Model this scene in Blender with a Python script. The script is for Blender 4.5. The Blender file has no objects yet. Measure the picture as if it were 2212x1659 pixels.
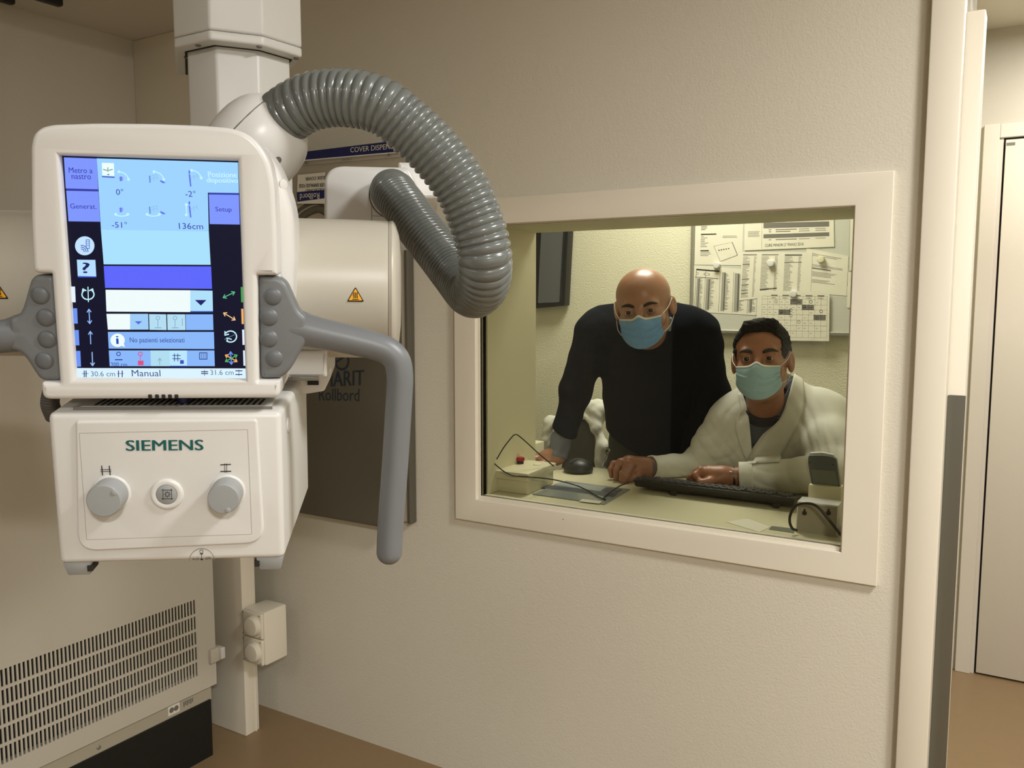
import bpy, bmesh, math, random
import numpy as np
from mathutils import Vector, Matrix
random.seed(5)
S = bpy.context.scene
COL = S.collection
# ------------------------------------------------------------------ camera, world, lights, exposure
F_PX = 1857.6; YAW = math.radians(31.07); PIT = math.radians(5.824); CAMH = 1.40
cd = bpy.data.cameras.new('camera'); cam = bpy.data.objects.new('camera', cd); COL.objects.link(cam)
cam.location = (0, 0, CAMH); cam.rotation_euler = (math.pi/2 - PIT, 0, YAW)
cd.sensor_width = 36; cd.lens = F_PX/2212*36; cd.clip_start = 0.02
S.camera = cam
S.view_settings.view_transform = 'Standard'; S.view_settings.look = 'None'
S.view_settings.exposure = 0.0; S.view_settings.gamma = 1.0; S.view_settings.use_curve_mapping = False
w = bpy.data.worlds.new('world'); S.world = w; w.use_nodes = True
w.node_tree.nodes['Background'].inputs[0].default_value = (.9, .85, .75, 1)
w.node_tree.nodes['Background'].inputs[1].default_value = 0.05
def area(name, loc, size, power, color, rot=(0,0,0), sy=None, spread=180):
    l = bpy.data.lights.new(name, 'AREA'); l.energy = power; l.color = color; l.size = size
    if sy: l.shape = 'RECTANGLE'; l.size_y = sy
    l.spread = math.radians(spread)
    o = bpy.data.objects.new(name, l); COL.objects.link(o); o.location = loc; o.rotation_euler = rot
    return o
WARM = (1.0, .985, .945)
area('ceiling_lamp_light', (1.50, -1.20, 2.52), .35, 98, WARM, sy=.35, spread=176)
area('ceiling_lamp_light', (0.85, 1.00, 2.52), .35, 50, WARM, sy=.35, spread=176)
area('ceiling_lamp_light', (-1.05, -1.30, 2.52), .35, 9, WARM, sy=.35, spread=170)
area('hall_lamp_light', (0.30, 3.08, 2.30), .25, 18, (1.0, .97, .92), sy=.25, spread=180)
area('control_lamp_light', (-1.15, 2.95, 2.38), .5, 23, (1.0, .985, .90), sy=.5, spread=165)

# ------------------------------------------------------------------ measuring helpers (pixel of the 2212x1659 photo -> point on a real plane)
fv = np.array([-math.sin(YAW)*math.cos(PIT), math.cos(YAW)*math.cos(PIT), -math.sin(PIT)])
rv = np.array([math.cos(YAW), math.sin(YAW), 0.0]); uv = np.cross(rv, fv); C0 = np.array([0, 0, CAMH])
def ray(x, y): return fv + (x-1106)/F_PX*rv - (y-829.5)/F_PX*uv
def on(x, y, ax, v):
    d = ray(x, y); return C0 + d*((v-C0[ax])/d[ax])
def Y(x, y, v): return on(x, y, 1, v)
def Z(x, y, v): return on(x, y, 2, v)
def D(x, y, t): return C0 + ray(x, y)*t

# ------------------------------------------------------------------ materials
def lin(c): return tuple(((v/255)/12.92 if v/255 <= .04045 else ((v/255+.055)/1.055)**2.4) for v in c)
def mat(name, rgb, rough=.5, metal=0.0, bump=0.0, bscale=200, var=0.0, vscale=3, spec=.5, emit=None, coat=0, detail=4, bdist=.002, stripes=None):
    m = bpy.data.materials.new(name); m.use_nodes = True; nt = m.node_tree; b = nt.nodes['Principled BSDF']
    c = (*lin(rgb), 1)
    b.inputs['Base Color'].default_value = c; b.inputs['Roughness'].default_value = rough
    b.inputs['Metallic'].default_value = metal; b.inputs['Specular IOR Level'].default_value = spec
    if coat: b.inputs['Coat Weight'].default_value = coat
    tc = nt.nodes.new('ShaderNodeTexCoord')
    if var > 0:
        n = nt.nodes.new('ShaderNodeTexNoise'); n.inputs['Scale'].default_value = vscale; n.inputs['Detail'].default_value = detail
        nt.links.new(tc.outputs['Object'], n.inputs['Vector'])
        mx = nt.nodes.new('ShaderNodeMix'); mx.data_type = 'RGBA'
        mx.inputs['A'].default_value = tuple(v*(1-var) for v in c[:3])+(1,); mx.inputs['B'].default_value = tuple(min(1, v*(1+var)) for v in c[:3])+(1,)
        nt.links.new(n.outputs['Fac'], mx.inputs['Factor']); nt.links.new(mx.outputs['Result'], b.inputs['Base Color'])
    if stripes:
        wv = nt.nodes.new('ShaderNodeTexChecker'); wv.inputs['Scale'].default_value = stripes[1]
        wv.inputs['Color1'].default_value = c; wv.inputs['Color2'].default_value = (*lin(stripes[0]), 1)
        nt.links.new(tc.outputs['Object'], wv.inputs['Vector']); nt.links.new(wv.outputs['Color'], b.inputs['Base Color'])
    if bump > 0:
        n2 = nt.nodes.new('ShaderNodeTexNoise'); n2.inputs['Scale'].default_value = bscale; n2.inputs['Detail'].default_value = detail
        nt.links.new(tc.outputs['Object'], n2.inputs['Vector'])
        bp = nt.nodes.new('ShaderNodeBump'); bp.inputs['Strength'].default_value = bump; bp.inputs['Distance'].default_value = bdist
        nt.links.new(n2.outputs['Fac'], bp.inputs['Height']); nt.links.new(bp.outputs['Normal'], b.inputs['Normal'])
    if emit is not None:
        b.inputs['Emission Color'].default_value = c; b.inputs['Emission Strength'].default_value = emit
        b.inputs['Base Color'].default_value = (0, 0, 0, 1); b.inputs['Specular IOR Level'].default_value = .1
    return m
M = {}
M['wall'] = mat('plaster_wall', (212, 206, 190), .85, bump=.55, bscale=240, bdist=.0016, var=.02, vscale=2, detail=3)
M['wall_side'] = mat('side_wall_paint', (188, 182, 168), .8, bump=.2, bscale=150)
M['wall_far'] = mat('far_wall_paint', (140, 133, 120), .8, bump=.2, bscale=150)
M['ceil'] = mat('ceiling_paint', (200, 194, 180), .9, bump=.1)
M['floor'] = mat('vinyl_floor', (140, 116, 84), .42, var=.06, vscale=25, bump=.05, bscale=400)
M['frame'] = mat('cream_lacquer', (228, 221, 204), .35, bump=.05, bscale=30)
M['ctrlwall'] = mat('cream_rough_plaster', (212, 208, 184), .9, bump=.8, bscale=150, bdist=.003, detail=3)
M['ctrlflat'] = mat('cream_smooth_lining', (222, 216, 186), .6)
M['desk'] = mat('cream_desk_top', (214, 208, 178), .35)
M['white'] = mat('white_enamel', (206, 205, 202), .38, bump=.06, bscale=900, bdist=.0005)
M['housing'] = mat('dimmed_white_enamel', (178, 173, 160), .36)  # same white enamel, colour darkened to offset strong lamplight on the tube
M['white2'] = mat('white_plastic', (208, 207, 205), .3)
M['gap'] = mat('dark_gap', (28, 25, 22), .8)
M['slate'] = mat('slate_grey_plastic', (106, 109, 112), .42, bump=.08, bscale=1200, bdist=.0004, var=.03, vscale=40)
M['slate_dark'] = mat('slate_grey_button', (92, 95, 98), .45)
M['knob'] = mat('light_grey_knob', (146, 149, 150), .45)
M['hose'] = mat('grey_hose_pvc', (100, 104, 102), .24, spec=.5, coat=.25)
M['cab'] = mat('cabinet_paint', (188, 182, 168), .5, bump=.05, bscale=500)
M['black'] = mat('black_plastic', (16, 17, 16), .5)
M['teal'] = mat('teal_print', (0, 84, 84), .5)
M['ink'] = mat('black_print', (24, 22, 22), .6)
M['foil'] = mat('foil_line', (156,151,142), .6)
M['inkgrey'] = mat('grey_print', (108, 104, 98), .6)
M['steel'] = mat('brushed_steel', (120, 118, 108), .42, metal=.75, bump=.05, bscale=60)
M['alu'] = mat('aluminium', (170, 168, 160), .35, metal=.8)
M['board'] = mat('roll_board_fabric', (86, 82, 68), .5, bump=.25, bscale=9, bdist=.01, var=.06, vscale=6)
M['navy'] = mat('navy_print', (22, 28, 84), .5)
M['boardink'] = mat('dark_blue_print', (26, 40, 54), .6)
M['paper'] = mat('white_paper', (216, 212, 196), .8)
M['greyplate'] = mat('grey_sheet', (168, 160, 142), .5)
M['yellow'] = mat('warning_yellow', (238, 170, 22), .5)
M['door'] = mat('door_laminate', (206, 198, 184), .4)
M['red'] = mat('red_plastic', (160, 16, 28), .35)
M['skin1'] = mat('skin_bald_man', (164, 119, 95), .36, var=.10, vscale=30, bump=.12, bscale=300, bdist=.0008)
M['skin2'] = mat('skin_seated_man', (148, 98, 72), .45, var=.08, vscale=30, bump=.12, bscale=300, bdist=.0008)
M['hair'] = mat('dark_hair', (16, 15, 13), .8, spec=.2, bump=.9, bscale=160, bdist=.004, var=.3, vscale=90)
M['brow'] = mat('eyebrow_hair', (44, 34, 28), .8)
M['eye'] = mat('eye_white', (176, 166, 152), .25)
M['iris'] = mat('dark_iris', (34, 24, 18), .2)
M['mask1'] = mat('blue_mask_fabric', (112, 160, 212), .85, bump=.15, bscale=700, bdist=.0006)
M['mask2'] = mat('pale_aqua_mask_fabric', (152, 184, 196), .85, bump=.15, bscale=700, bdist=.0006)
M['maskw'] = mat('white_mask_edge', (206, 208, 204), .85)
M['sweater'] = mat('navy_knit', (7, 12, 21), 1.0, spec=.1)
M['shirt1'] = mat('grey_blue_cotton', (108, 112, 124), .85, bump=.2, bscale=200)
M['shirt2'] = mat('fine_check_cotton', (88, 92, 100), .85, stripes=((56, 60, 68), 420))
M['shirt2c'] = mat('grey_check_collar', (104, 108, 116), .85, stripes=((72, 76, 84), 420))
M['tee'] = mat('dark_tshirt', (38, 38, 44), .9)
M['coat'] = mat('white_lab_coat_cotton', (204, 203, 194), .85, bump=.15, bscale=350, bdist=.001)
M['pants'] = mat('olive_trousers', (52, 52, 42), .9, bump=.2, bscale=300)
M['chair'] = mat('charcoal_chair_fabric', (70, 69, 64), .9, bump=.3, bscale=400)
M['kb'] = mat('black_keyboard_plastic', (30, 32, 34), .45)
M['key'] = mat('black_key_plastic', (54, 56, 58), .4)
M['device'] = mat('grey_green_device', (84, 92, 90), .45)
M['device_lit'] = mat('grey_green_screen', (112, 118, 108), .3)
M['metalbox'] = mat('grey_metal_panel', (150, 143, 126), .5, var=.05, vscale=30)
M['boxw'] = mat('cream_switch_box', (214, 208, 178), .4)
M['cable'] = mat('black_cable', (16, 16, 16), .4)
M['tvblack'] = mat('black_frame', (20, 21, 24), .4)
M['tvgrey'] = mat('grey_panel_face', (96, 98, 100), .3)
M['sheet'] = mat('blue_grey_folder', (136, 142, 140), .22)
M['sheetdark'] = mat('dark_blue_strip', (76, 82, 90), .4)
M['sheetlight'] = mat('pale_blue_strip', (160, 168, 172), .4)
M['grime'] = mat('joint_grime', (112, 104, 66), .8)
def glass_mat():
    m = bpy.data.materials.new('lead_glass'); m.use_nodes = True; nt = m.node_tree; nt.nodes.clear()
    o = nt.nodes.new('ShaderNodeOutputMaterial'); t = nt.nodes.new('ShaderNodeBsdfTransparent'); g = nt.nodes.new('ShaderNodeBsdfGlossy')
    t.inputs['Color'].default_value = (.92, .92, .86, 1); g.inputs['Roughness'].default_value = .01
    fr = nt.nodes.new('ShaderNodeFresnel'); fr.inputs['IOR'].default_value = 1.34
    mx = nt.nodes.new('ShaderNodeMixShader'); nt.links.new(fr.outputs[0], mx.inputs[0]); nt.links.new(t.outputs[0], mx.inputs[1]); nt.links.new(g.outputs[0], mx.inputs[2])
    nt.links.new(mx.outputs[0], o.inputs[0]); return m
M['glass'] = glass_mat()

# ------------------------------------------------------------------ object helpers
def tag(o, label=None, cat=None, group=None, kind=None):
    if label: o['label'] = label
    if cat: o['category'] = cat
    if group: o['group'] = group
    if kind: o['kind'] = kind
    return o
def finish(me, m, smooth):
    me.materials.append(m)
    if smooth:
        me.polygons.foreach_set('use_smooth', [True]*len(me.polygons))
        if smooth is not True: me.set_sharp_from_angle(angle=math.radians(smooth))
    me.update()
def link(name, me, parent=None, mw=None):
    o = bpy.data.objects.new(name, me); COL.objects.link(o)
    if parent: o.parent = parent
    if mw is not None: o.matrix_local = mw
    return o
def add(name, v, f, m, parent=None, smooth=False, mw=None):
    me = bpy.data.meshes.new(name); me.from_pydata([tuple(map(float, p)) for p in v], [], f); finish(me, m, smooth)
    return link(name, me, parent, mw)
def empty(name, loc=(0,0,0), mw=None):
    o = bpy.data.objects.new(name, None); COL.objects.link(o); o.empty_display_size = .05
    if mw is not None: o.matrix_world = mw
    else: o.location = loc
    return o
class MB:
    def __init__(s): s.v = []; s.f = []
    def add(s, v, f):
        n = len(s.v); s.v += [tuple(map(float, p)) for p in v]; s.f += [tuple(i+n for i in q) for q in f]; return s
    def box(s, lo, hi):
        (a,b,c),(d,e,g) = lo, hi
        return s.add([(a,b,c),(d,b,c),(d,e,c),(a,e,c),(a,b,g),(d,b,g),(d,e,g),(a,e,g)], [(0,3,2,1),(4,5,6,7),(0,1,5,4),(1,2,6,5),(2,3,7,6),(3,0,4,7)])
    def hexa(s, b4, t4):   # bottom 4 corners ccw seen from top, top 4
        return s.add(list(b4)+list(t4), [(0,3,2,1),(4,5,6,7),(0,1,5,4),(1,2,6,5),(2,3,7,6),(3,0,4,7)])
    def rbox(s, lo, hi, r, seg=3):
        bm = bmesh.new(); bmesh.ops.create_cube(bm, size=1)
        lo = Vector(lo); hi = Vector(hi)
        for v in bm.verts: v.co = Vector((lo[i]+(v.co[i]+.5)*(hi[i]-lo[i]) for i in range(3)))
        bmesh.ops.bevel(bm, geom=bm.edges[:], offset=r, segments=seg, profile=.5, affect='EDGES')
        bm.verts.index_update(); s.add([v.co[:] for v in bm.verts], [tuple(v.index for v in f.verts) for f in bm.faces]); bm.free(); return s
    def tube(s, pts, r, seg=12, cap=True):
        pts = [np.array(p, float) for p in pts]; n = len(pts)
        if not hasattr(r, '__len__'): r = [r]*n
        T = [(pts[min(i+1,n-1)]-pts[max(i-1,0)]) for i in range(n)]; T = [t/(np.linalg.norm(t)+1e-9) for t in T]
        a = np.array([0,0,1.]) if abs(T[0][2]) < .9 else np.array([1.,0,0])
        N = np.cross(T[0], a); N /= np.linalg.norm(N); V = []
        for i in range(n):
            N = N - T[i]*(N@T[i]); N /= np.linalg.norm(N); B = np.cross(T[i], N)
            for k in range(seg):
                t = 2*math.pi*k/seg; V.append(pts[i]+r[i]*(math.cos(t)*N+math.sin(t)*B))
        Fc = [(i*seg+k, i*seg+(k+1)%seg, (i+1)*seg+(k+1)%seg, (i+1)*seg+k) for i in range(n-1) for k in range(seg)]
        if cap: Fc += [tuple(range(seg))[::-1], tuple((n-1)*seg+k for k in range(seg))]
        return s.add(V, Fc)
    def lathe(s, o, ax, prof, seg=48):   # prof: (distance along axis, radius)
        o = np.array(o, float); ax = np.array(ax, float); ax /= np.linalg.norm(ax)
        a = np.array([0,0,1.]) if abs(ax[2]) < .9 else np.array([1.,0,0]); N = np.cross(ax, a); N /= np.linalg.norm(N); B = np.cross(ax, N)
        V = [o+ax*h+rr*(math.cos(2*math.pi*k/seg)*N+math.sin(2*math.pi*k/seg)*B) for h, rr in prof for k in range(seg)]
        n = len(prof); Fc = [(i*seg+k, i*seg+(k+1)%seg, (i+1)*seg+(k+1)%seg, (i+1)*seg+k) for i in range(n-1) for k in range(seg)]
        Fc += [tuple(range(seg))[::-1], tuple((n-1)*seg+k for k in range(seg))]
        return s.add(V, Fc)
    def xf(s, Mx):
        s.v = [tuple(Mx @ Vector(p)) for p in s.v]; return s
    def obj(s, name, m, parent=None, smooth=False, mw=None): return add(name, s.v, s.f, m, parent, smooth, mw)
def prism(loops, y0, y1, bevel=0.0, res=3):
    """outline loops in local XZ (first outer, rest holes), solid from y0 (front) to y1 (back) with rounded rims; returns (verts, faces)"""
    cu = bpy.data.curves.new('tmp', 'CURVE'); cu.dimensions = '2D'; cu.fill_mode = 'BOTH'
    h = (y1-y0)/2; cu.extrude = max(h-bevel, 1e-5); cu.bevel_depth = bevel; cu.bevel_resolution = res; cu.offset = -bevel
    for lp in loops:
        sp = cu.splines.new('POLY'); sp.points.add(len(lp)-1); sp.use_cyclic_u = True
        for i, (x, z) in enumerate(lp): sp.points[i].co = (x, z, 0, 1)
    o = bpy.data.objects.new('tmp', cu); COL.objects.link(o)
    dg = bpy.context.evaluated_depsgraph_get(); me = o.evaluated_get(dg).to_mesh()
    bm = bmesh.new(); bm.from_mesh(me); bmesh.ops.remove_doubles(bm, verts=bm.verts[:], dist=1e-5); bmesh.ops.recalc_face_normals(bm, faces=bm.faces[:])
    V = [(v.co.x, (y0+y1)/2-v.co.z, v.co.y) for v in bm.verts]; Fc = [tuple(v.index for v in f.verts)for f in bm.faces]
    bm.free(); o.evaluated_get(dg).to_mesh_clear(); bpy.data.objects.remove(o); bpy.data.curves.remove(cu)
    return V, Fc
def round_poly(pts, rad, seg=5):
    """round the corners of a polygon; rad number or list"""
    n = len(pts); out = []
    if not hasattr(rad, '__len__'): rad = [rad]*n
    for i in range(n):
        p = np.array(pts[i], float); a = np.array(pts[i-1], float)-p; b = np.array(pts[(i+1)%n], float)-p
        la, lb = np.linalg.norm(a), np.linalg.norm(b); r = min(rad[i], la*.48, lb*.48)
        if r < 1e-6: out.append(tuple(p)); continue
        A = p+a/la*r; B = p+b/lb*r
        for k in range(seg+1):
            t = k/seg; out.append(tuple((1-t)**2*A+2*t*(1-t)*p+t*t*B))
    return out
def spline(pts, n):
    P = np.array(pts, float); P = np.vstack([2*P[0]-P[1], P, 2*P[-1]-P[-2]]); out = []
    for i in range(1, len(P)-2):
        for k in range(n):
            t = k/n; a, b, c, d = P[i-1], P[i], P[i+1], P[i+2]
            out.append(.5*((2*b)+(-a+c)*t+(2*a-5*b+4*c-d)*t*t+(-a+3*b-3*c+d)*t**3))
    out.append(P[-2]); return np.array(out)
def resample(P, n):
    s = np.r_[0, np.cumsum(np.linalg.norm(np.diff(P, axis=0), axis=1))]; t = np.linspace(0, s[-1], n)
    return np.array([np.interp(t, s, P[:, i]) for i in range(P.shape[1])]).T, s[-1]
_txt = {}
def text_geo(body, bold=0.0):
    """flat text outlines -> (verts 2D, faces, w, h) with origin at lower left"""
    k = (body, bold)
    if k in _txt: return _txt[k]
    cu = bpy.data.curves.new('tmp', 'FONT'); cu.body = body; cu.size = 1; cu.offset = bold; cu.resolution_u = 3
    o = bpy.data.objects.new('tmp', cu); COL.objects.link(o); dg = bpy.context.evaluated_depsgraph_get(); me = o.evaluated_get(dg).to_mesh()
    V = np.array([v.co[:2] for v in me.vertices]); Fc = [tuple(p.vertices) for p in me.polygons]
    o.evaluated_get(dg).to_mesh_clear(); bpy.data.objects.remove(o); bpy.data.curves.remove(cu)
    lo = V.min(0); V = V-lo; hi = V.max(0); _txt[k] = (V/hi, Fc, hi[0], hi[1]); return _txt[k]
def text_quad(mb, body, bl, br, tl, bold=0.0):
    """place text so that its ink box spans bl->br (width) and bl->tl (height)"""
    V, Fc, _, h_ = text_geo(body); bl, br, tl = (np.array(p, float) for p in (bl, br, tl)); ex = (br-bl)/np.linalg.norm(br-bl)*np.linalg.norm(tl-bl)*bold
    nn = np.cross(br-bl, tl-bl); nn /= np.linalg.norm(nn)*(1 if nn[1] < 0 else -1)
    for k in ((0,) if bold <= 0 else (-1, 0, 1)): mb.add([bl+(br-bl)*x+(tl-bl)*y+ex*k+nn*6e-5*(k+1) for x, y in V], Fc)
# ------------------------------------------------------------------ the setting
WY = 1.981; WT = 2.281; FY = 1.966; CEIL = 2.60; SILL = .842
def struct(name, mb, m, parent=None, smooth=False, label=None):
    o = mb.obj(name, m, parent, smooth)
    if parent is None: o['kind'] = 'structure'
    if label: o['label'] = label
    return o
struct('floor', MB().box((-3.0,-2.7,-.06),(2.3,3.7,0)), M['floor'], label='tan speckled vinyl floor')
struct('ceiling', MB().box((-2.0,-2.7,CEIL),(2.3,WT,CEIL+.05)).box((-2.6,-2.7,2.21),(-2.0,WT,CEIL+.05)), M['ceil'], label='shaded ceiling with a lower soffit along the left wall')
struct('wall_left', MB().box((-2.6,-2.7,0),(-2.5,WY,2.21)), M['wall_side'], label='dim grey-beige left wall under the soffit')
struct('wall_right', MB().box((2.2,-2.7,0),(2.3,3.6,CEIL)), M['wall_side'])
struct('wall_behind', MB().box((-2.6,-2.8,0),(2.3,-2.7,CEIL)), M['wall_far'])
XL, XR, ZB, ZT = -1.295, -.334, SILL-.03, 1.594
b = MB()
b.box((-2.5,WY,0),(XL,WT,CEIL)); b.box((XR,WY,0),(-.25,WT,CEIL)); b.box((XL,WY,0),(XR,WT,ZB)); b.box((XL,WY,ZT),(XR,WT,CEIL))
b.box((-.25,WY,0),(-.143,2.015,CEIL)); b.box((-.25,2.09,0),(-.143,WT,CEIL)); b.box((-.143,WY,2.10),(1.0,WT,CEIL)); b.box((1.0,WY,0),(2.2,WT,CEIL))
struct('wall_back', b, M['wall'], label='textured cream plaster wall holding the viewing window')
# opening lining inside the wall (smooth)
b = MB(); b.box((XL,WY+.03,ZB+.03),(XL+.004,WT+.002,ZT)); b.box((XL,WY+.03,ZT-.004),(XR,WT+.002,ZT)); b.box((XR-.004,WY+.03,ZB+.03),(XR,WT+.002,ZT))
struct('trim_1', b, M['ctrlflat'], label='smooth cream lining of the window opening')
# window frame in front of wall: measured corners on plane FY
ol, orr, ob, ot = -1.3735, -.2585, .771, 1.6605
il, ir, ib, it = Y(1028,1040,FY)[0], Y(1832,800,FY)[0], Y(1400,1133,FY)[2], Y(1500,462,FY)[2]
V, Fc = prism([[(ol,ob),(orr,ob),(orr,ot),(ol,ot)], [(il,ib),(il,it),(ir,it),(ir,ib)]], FY, WY+.004, .003)
fr = empty('window_1', ((ol+orr)/2, FY, ob)); tag(fr, 'large lead-glass viewing window with cream lacquered frame', kind='structure')
def child(mb, name, m, parent, smooth=False, label=None):
    mw = parent.matrix_world if parent.matrix_world != Matrix() else Matrix.Translation(parent.location)
    if parent.type == 'EMPTY' and parent.get('_m') is None:
        pass
    inv = world_of(parent).inverted()
    mb.xf(inv); o = mb.obj(name, m, parent, smooth)
    if label: o['label'] = label
    return o
def world_of(o):
    m = Matrix.LocRotScale(o.location, o.rotation_euler.to_quaternion(), o.scale)
    return world_of(o.parent) @ m if o.parent else m
mb = MB(); mb.add(V, Fc); child(mb, 'window_frame', M['frame'], fr, smooth=35)
mb = MB()  # inner glazing bead
V, Fc = prism([[(il-.002,ib-.002),(ir+.002,ib-.002),(ir+.002,it+.002),(il-.002,it+.002)], [(XL,SILL+.002),(XL,ZT-.004),(XR-.004,ZT-.004),(XR-.004,SILL+.002)]], FY+.012, WY+.03, .001)
mb.add(V, Fc); child(mb, 'glazing_bead', M['frame'], fr, smooth=35)
child(MB().box((XL,1.990,SILL+.001),(XR-.003,1.996,ZT-.003)), 'glass_pane', M['glass'], fr, label='tinted lead glass pane')
mb = MB()
for a, c in (((XL,1.986,SILL),(XR,1.9895,SILL+.0022)), ((XL,1.986,SILL),(XL+.002,1.9895,ZT)), ((XR-.0045,1.986,SILL),(XR-.003,1.9895,ZT)), ((XL,1.986,ZT-.0045),(XR,1.9895,ZT-.003))): mb.box(a, c)
child(mb, 'glazing_seal', M['grime'], fr, label='yellowed sealant line')
mb = MB(); p = Y(1216,1122,FY-.0005); mb.lathe((p[0],FY+.001,p[2]),(0,-1,0),[(0,.0012),(.0014,.0012)],10); child(mb, 'screw', M['ink'], fr)

# right end of the wall: architrave, sliding door leaf with steel edge plate
struct('trim_2', MB().rbox((-.2035,1.957,0),(-.1415,1.9815,CEIL),.004,2), M['frame'], smooth=35, label='cream architrave strip at the wall end')
sd = empty('door_2', (-.18,2.05,0)); tag(sd, 'edge of cream sliding door leaf parked in wall pocket', kind='structure')
sx = Y(2085,853,2.022)[0]
child(MB().rbox((-.24,2.022,.012),(sx,2.082,Y(2118,20,2.022)[2]),.003,2), 'door_leaf', M['frame'], sd, smooth=35)
zt = Y(2048,853,2.018)[2]; xa = -.24
V, Fc = prism([round_poly([(xa,.015),(sx+.0015,.015),(sx+.0015,zt),(Y(2046,853,2.018)[0],zt),(Y(2046,853,2.018)[0],.015)],[0,0,.001,.006,0])], 2.0165, 2.0215, .0006)
mb = MB(); mb.add(V, Fc); child(mb, 'edge_plate', M['steel'], sd, smooth=35, label='brushed steel edge plate with a rounded top corner')
# hall beyond
HY = 3.536
struct('wall_hall', MB().box((-.30,HY,0),(-.175,HY+.1,2.33)).box((-.175,HY,1.99),(2.2,HY+.1,2.33)).box((.80,HY,0),(2.2,HY+.1,1.99)).box((-.175,HY+.06,0),(.80,HY+.1,1.99)), M['wall_side'], label='bright hallway wall above the white door')
struct('wall_partition', MB().box((-.30,WT,0),(-.25,HY,2.45)), M['ctrlwall'])
struct('ceiling_hall', MB().box((-.25,WT,2.33),(2.2,HY,2.38)), M['ceil'])
d1 = empty('door_1', (.3,HY,0)); tag(d1, 'pale laminated hallway door with casing and dark shadow gap', kind='structure')
child(MB().rbox((-.178,HY-.02,0),(-.128,HY+.01,2.0),.002,1).rbox((-.128,HY-.012,1.952),(.78,HY+.01,2.0),.002,1).rbox((.73,HY-.02,0),(.78,HY+.01,1.952),.002,1), 'door_casing', M['door'], d1, smooth=35)
child(MB().box((-.128,HY-.004,0),(-.1155,HY+.02,1.952)), 'door_stop', M['door'], d1)
child(MB().box((-.116,HY+.004,0),(.72,HY+.012,1.952)), 'shadow_gap', M['gap'], d1)
child(MB().rbox((-.109,HY-.012,.008),(.72,HY+.003,1.944),.002,2), 'door_leaf', M['door'], d1, smooth=35)
mb = MB(); p = Y(2183,311,HY-.0125); mb.box((p[0]-.012,HY-.0128,p[2]-.005),(p[0]+.014,HY-.012,p[2]+.005)); child(mb, 'name_plate', M['inkgrey'], d1)
# control room shell
struct('wall_control_back', MB().box((-3.0,3.5,0),(-.30,3.6,2.45)), M['ctrlwall'], label='rough cream plaster wall behind the two men')
struct('wall_control_left', MB().box((-3.0,WT,0),(-2.95,3.5,2.45)), M['ctrlwall'])
struct('ceiling_control', MB().box((-3.0,WT,2.40),(-.25,3.6,2.45)), M['ceil'])
# partition pilaster between cabinet and window wall
struct('trim_3', MB().rbox((-2.50,1.806,0),(-2.080,1.862,2.21),.003,2).box((-2.0806,1.846,0),(-2.0785,1.850,2.21)), M['frame'], smooth=35, label='cream pilaster standing in the corner beside the cabinet')

# sockets on the pilaster
so = empty('socket_box', (-2.03,1.83,.25)); tag(so, 'twin cream socket box on the corner pilaster', 'socket')
x0, x1, zb, zt_ = -2.0785, -1.987, .252, .424
child(MB().rbox((x0,1.812,zb),(x1,1.905,zt_),.006,3), 'body', M['frame'], so, smooth=35)
zm = (zb+zt_)/2
for a, c in ((zb+.002, zm-.001),(zm+.001, zt_-.002)):
    cx, cz = (x0+x1)/2-.003, (a+c)/2
    o = child(MB().rbox((x0+.003,1.801,a),(x1-.002,1.8125,c),.006,3), 'socket_plate', M['frame'], so, smooth=35)
    child(MB().lathe((cx+.012,1.803,cz),(0,-1,0),[(0,.031),(.014,.030),(.018,.026),(.019,.02)],32), 'round_cover', M['frame'], o, smooth=35)
    for sxx in (-1,1):
        for sz in (-1,1): child(MB().lathe((cx+sxx*.037,1.8015,cz+sz*.034),(0,-1,0),[(0,.0022),(.0012,.002)],10), 'screw', M['inkgrey'], o)

# black rails under the soffit
for (a, c) in (((133,13),(20,-40)),((30,9),(-120,-28))):
    p = Z(a[0],a[1],2.19); 
    y0 = p[1]; o = MB().rbox((p[0]-.012,-1.6,2.186),(p[0]+.012,y0,2.2095),.006,2).obj('ceiling_rail', M['black'], None, 35)
    tag(o, 'black rail end under the soffit, nearer the column' if a[0] > 100 else 'black rail end under the soffit at the upper left corner', 'rail')

# ------------------------------------------------------------------ equipment cabinet with slotted vent
CX = -2.075
cb = empty('equipment_cabinet', (-2.27,.6,0)); tag(cb, 'large beige equipment cabinet with slotted vent and black plinth', 'cabinet')
ctop = 1.42; yR = 1.695; yL = -.35; zb = .222
gy1 = on(427,1380,0,CX)[1]; gy0 = .30; gz0 = on(427,1460,0,CX)[2]; gz1 = on(422,1295,0,CX)[2]
b = MB()
b.box((CX-.02,yL,zb),(CX,gy0,ctop)); b.box((CX-.02,gy1,zb),(CX,yR,ctop)); b.box((CX-.02,gy0,zb),(CX,gy1,gz0)); b.box((CX-.02,gy0,gz1),(CX,gy1,ctop))
child(b, 'front_panel', M['cab'], cb)
child(MB().box((-2.49,yL,.18),(CX-.055,yR-.02,ctop-.004)), 'body', M['cab'], cb)
child(MB().box((CX-.03,gy0-.02,gz0-.02),(CX-.028,gy1+.02,gz1+.02)), 'vent_backing', M['gap'], cb)
b = MB(); pitch = .0107; n = int((gy1-gy0)/pitch); rows = 5; rh = (gz1-gz0)/rows; web = .0080
for i in range(n+1):
    y = gy1-i*pitch; b.box((CX-.004,y-pitch*.44,gz0),(CX-.0003,y,gz1))
for r in range(1, rows):
    z = gz0+r*rh; b.box((CX-.004,gy0,z-web/2),(CX,gy1,z+web/2))
tag(child(b, 'vent_grille', M['cab'], cb), 'five rows of narrow vertical vent slots', kind='stuff')
child(MB().box((-2.49,yL,.175),(CX-.012,yR-.012,.2215)), 'base_rail', M['greyplate'], cb, label='grey base rail with stickers')
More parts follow.
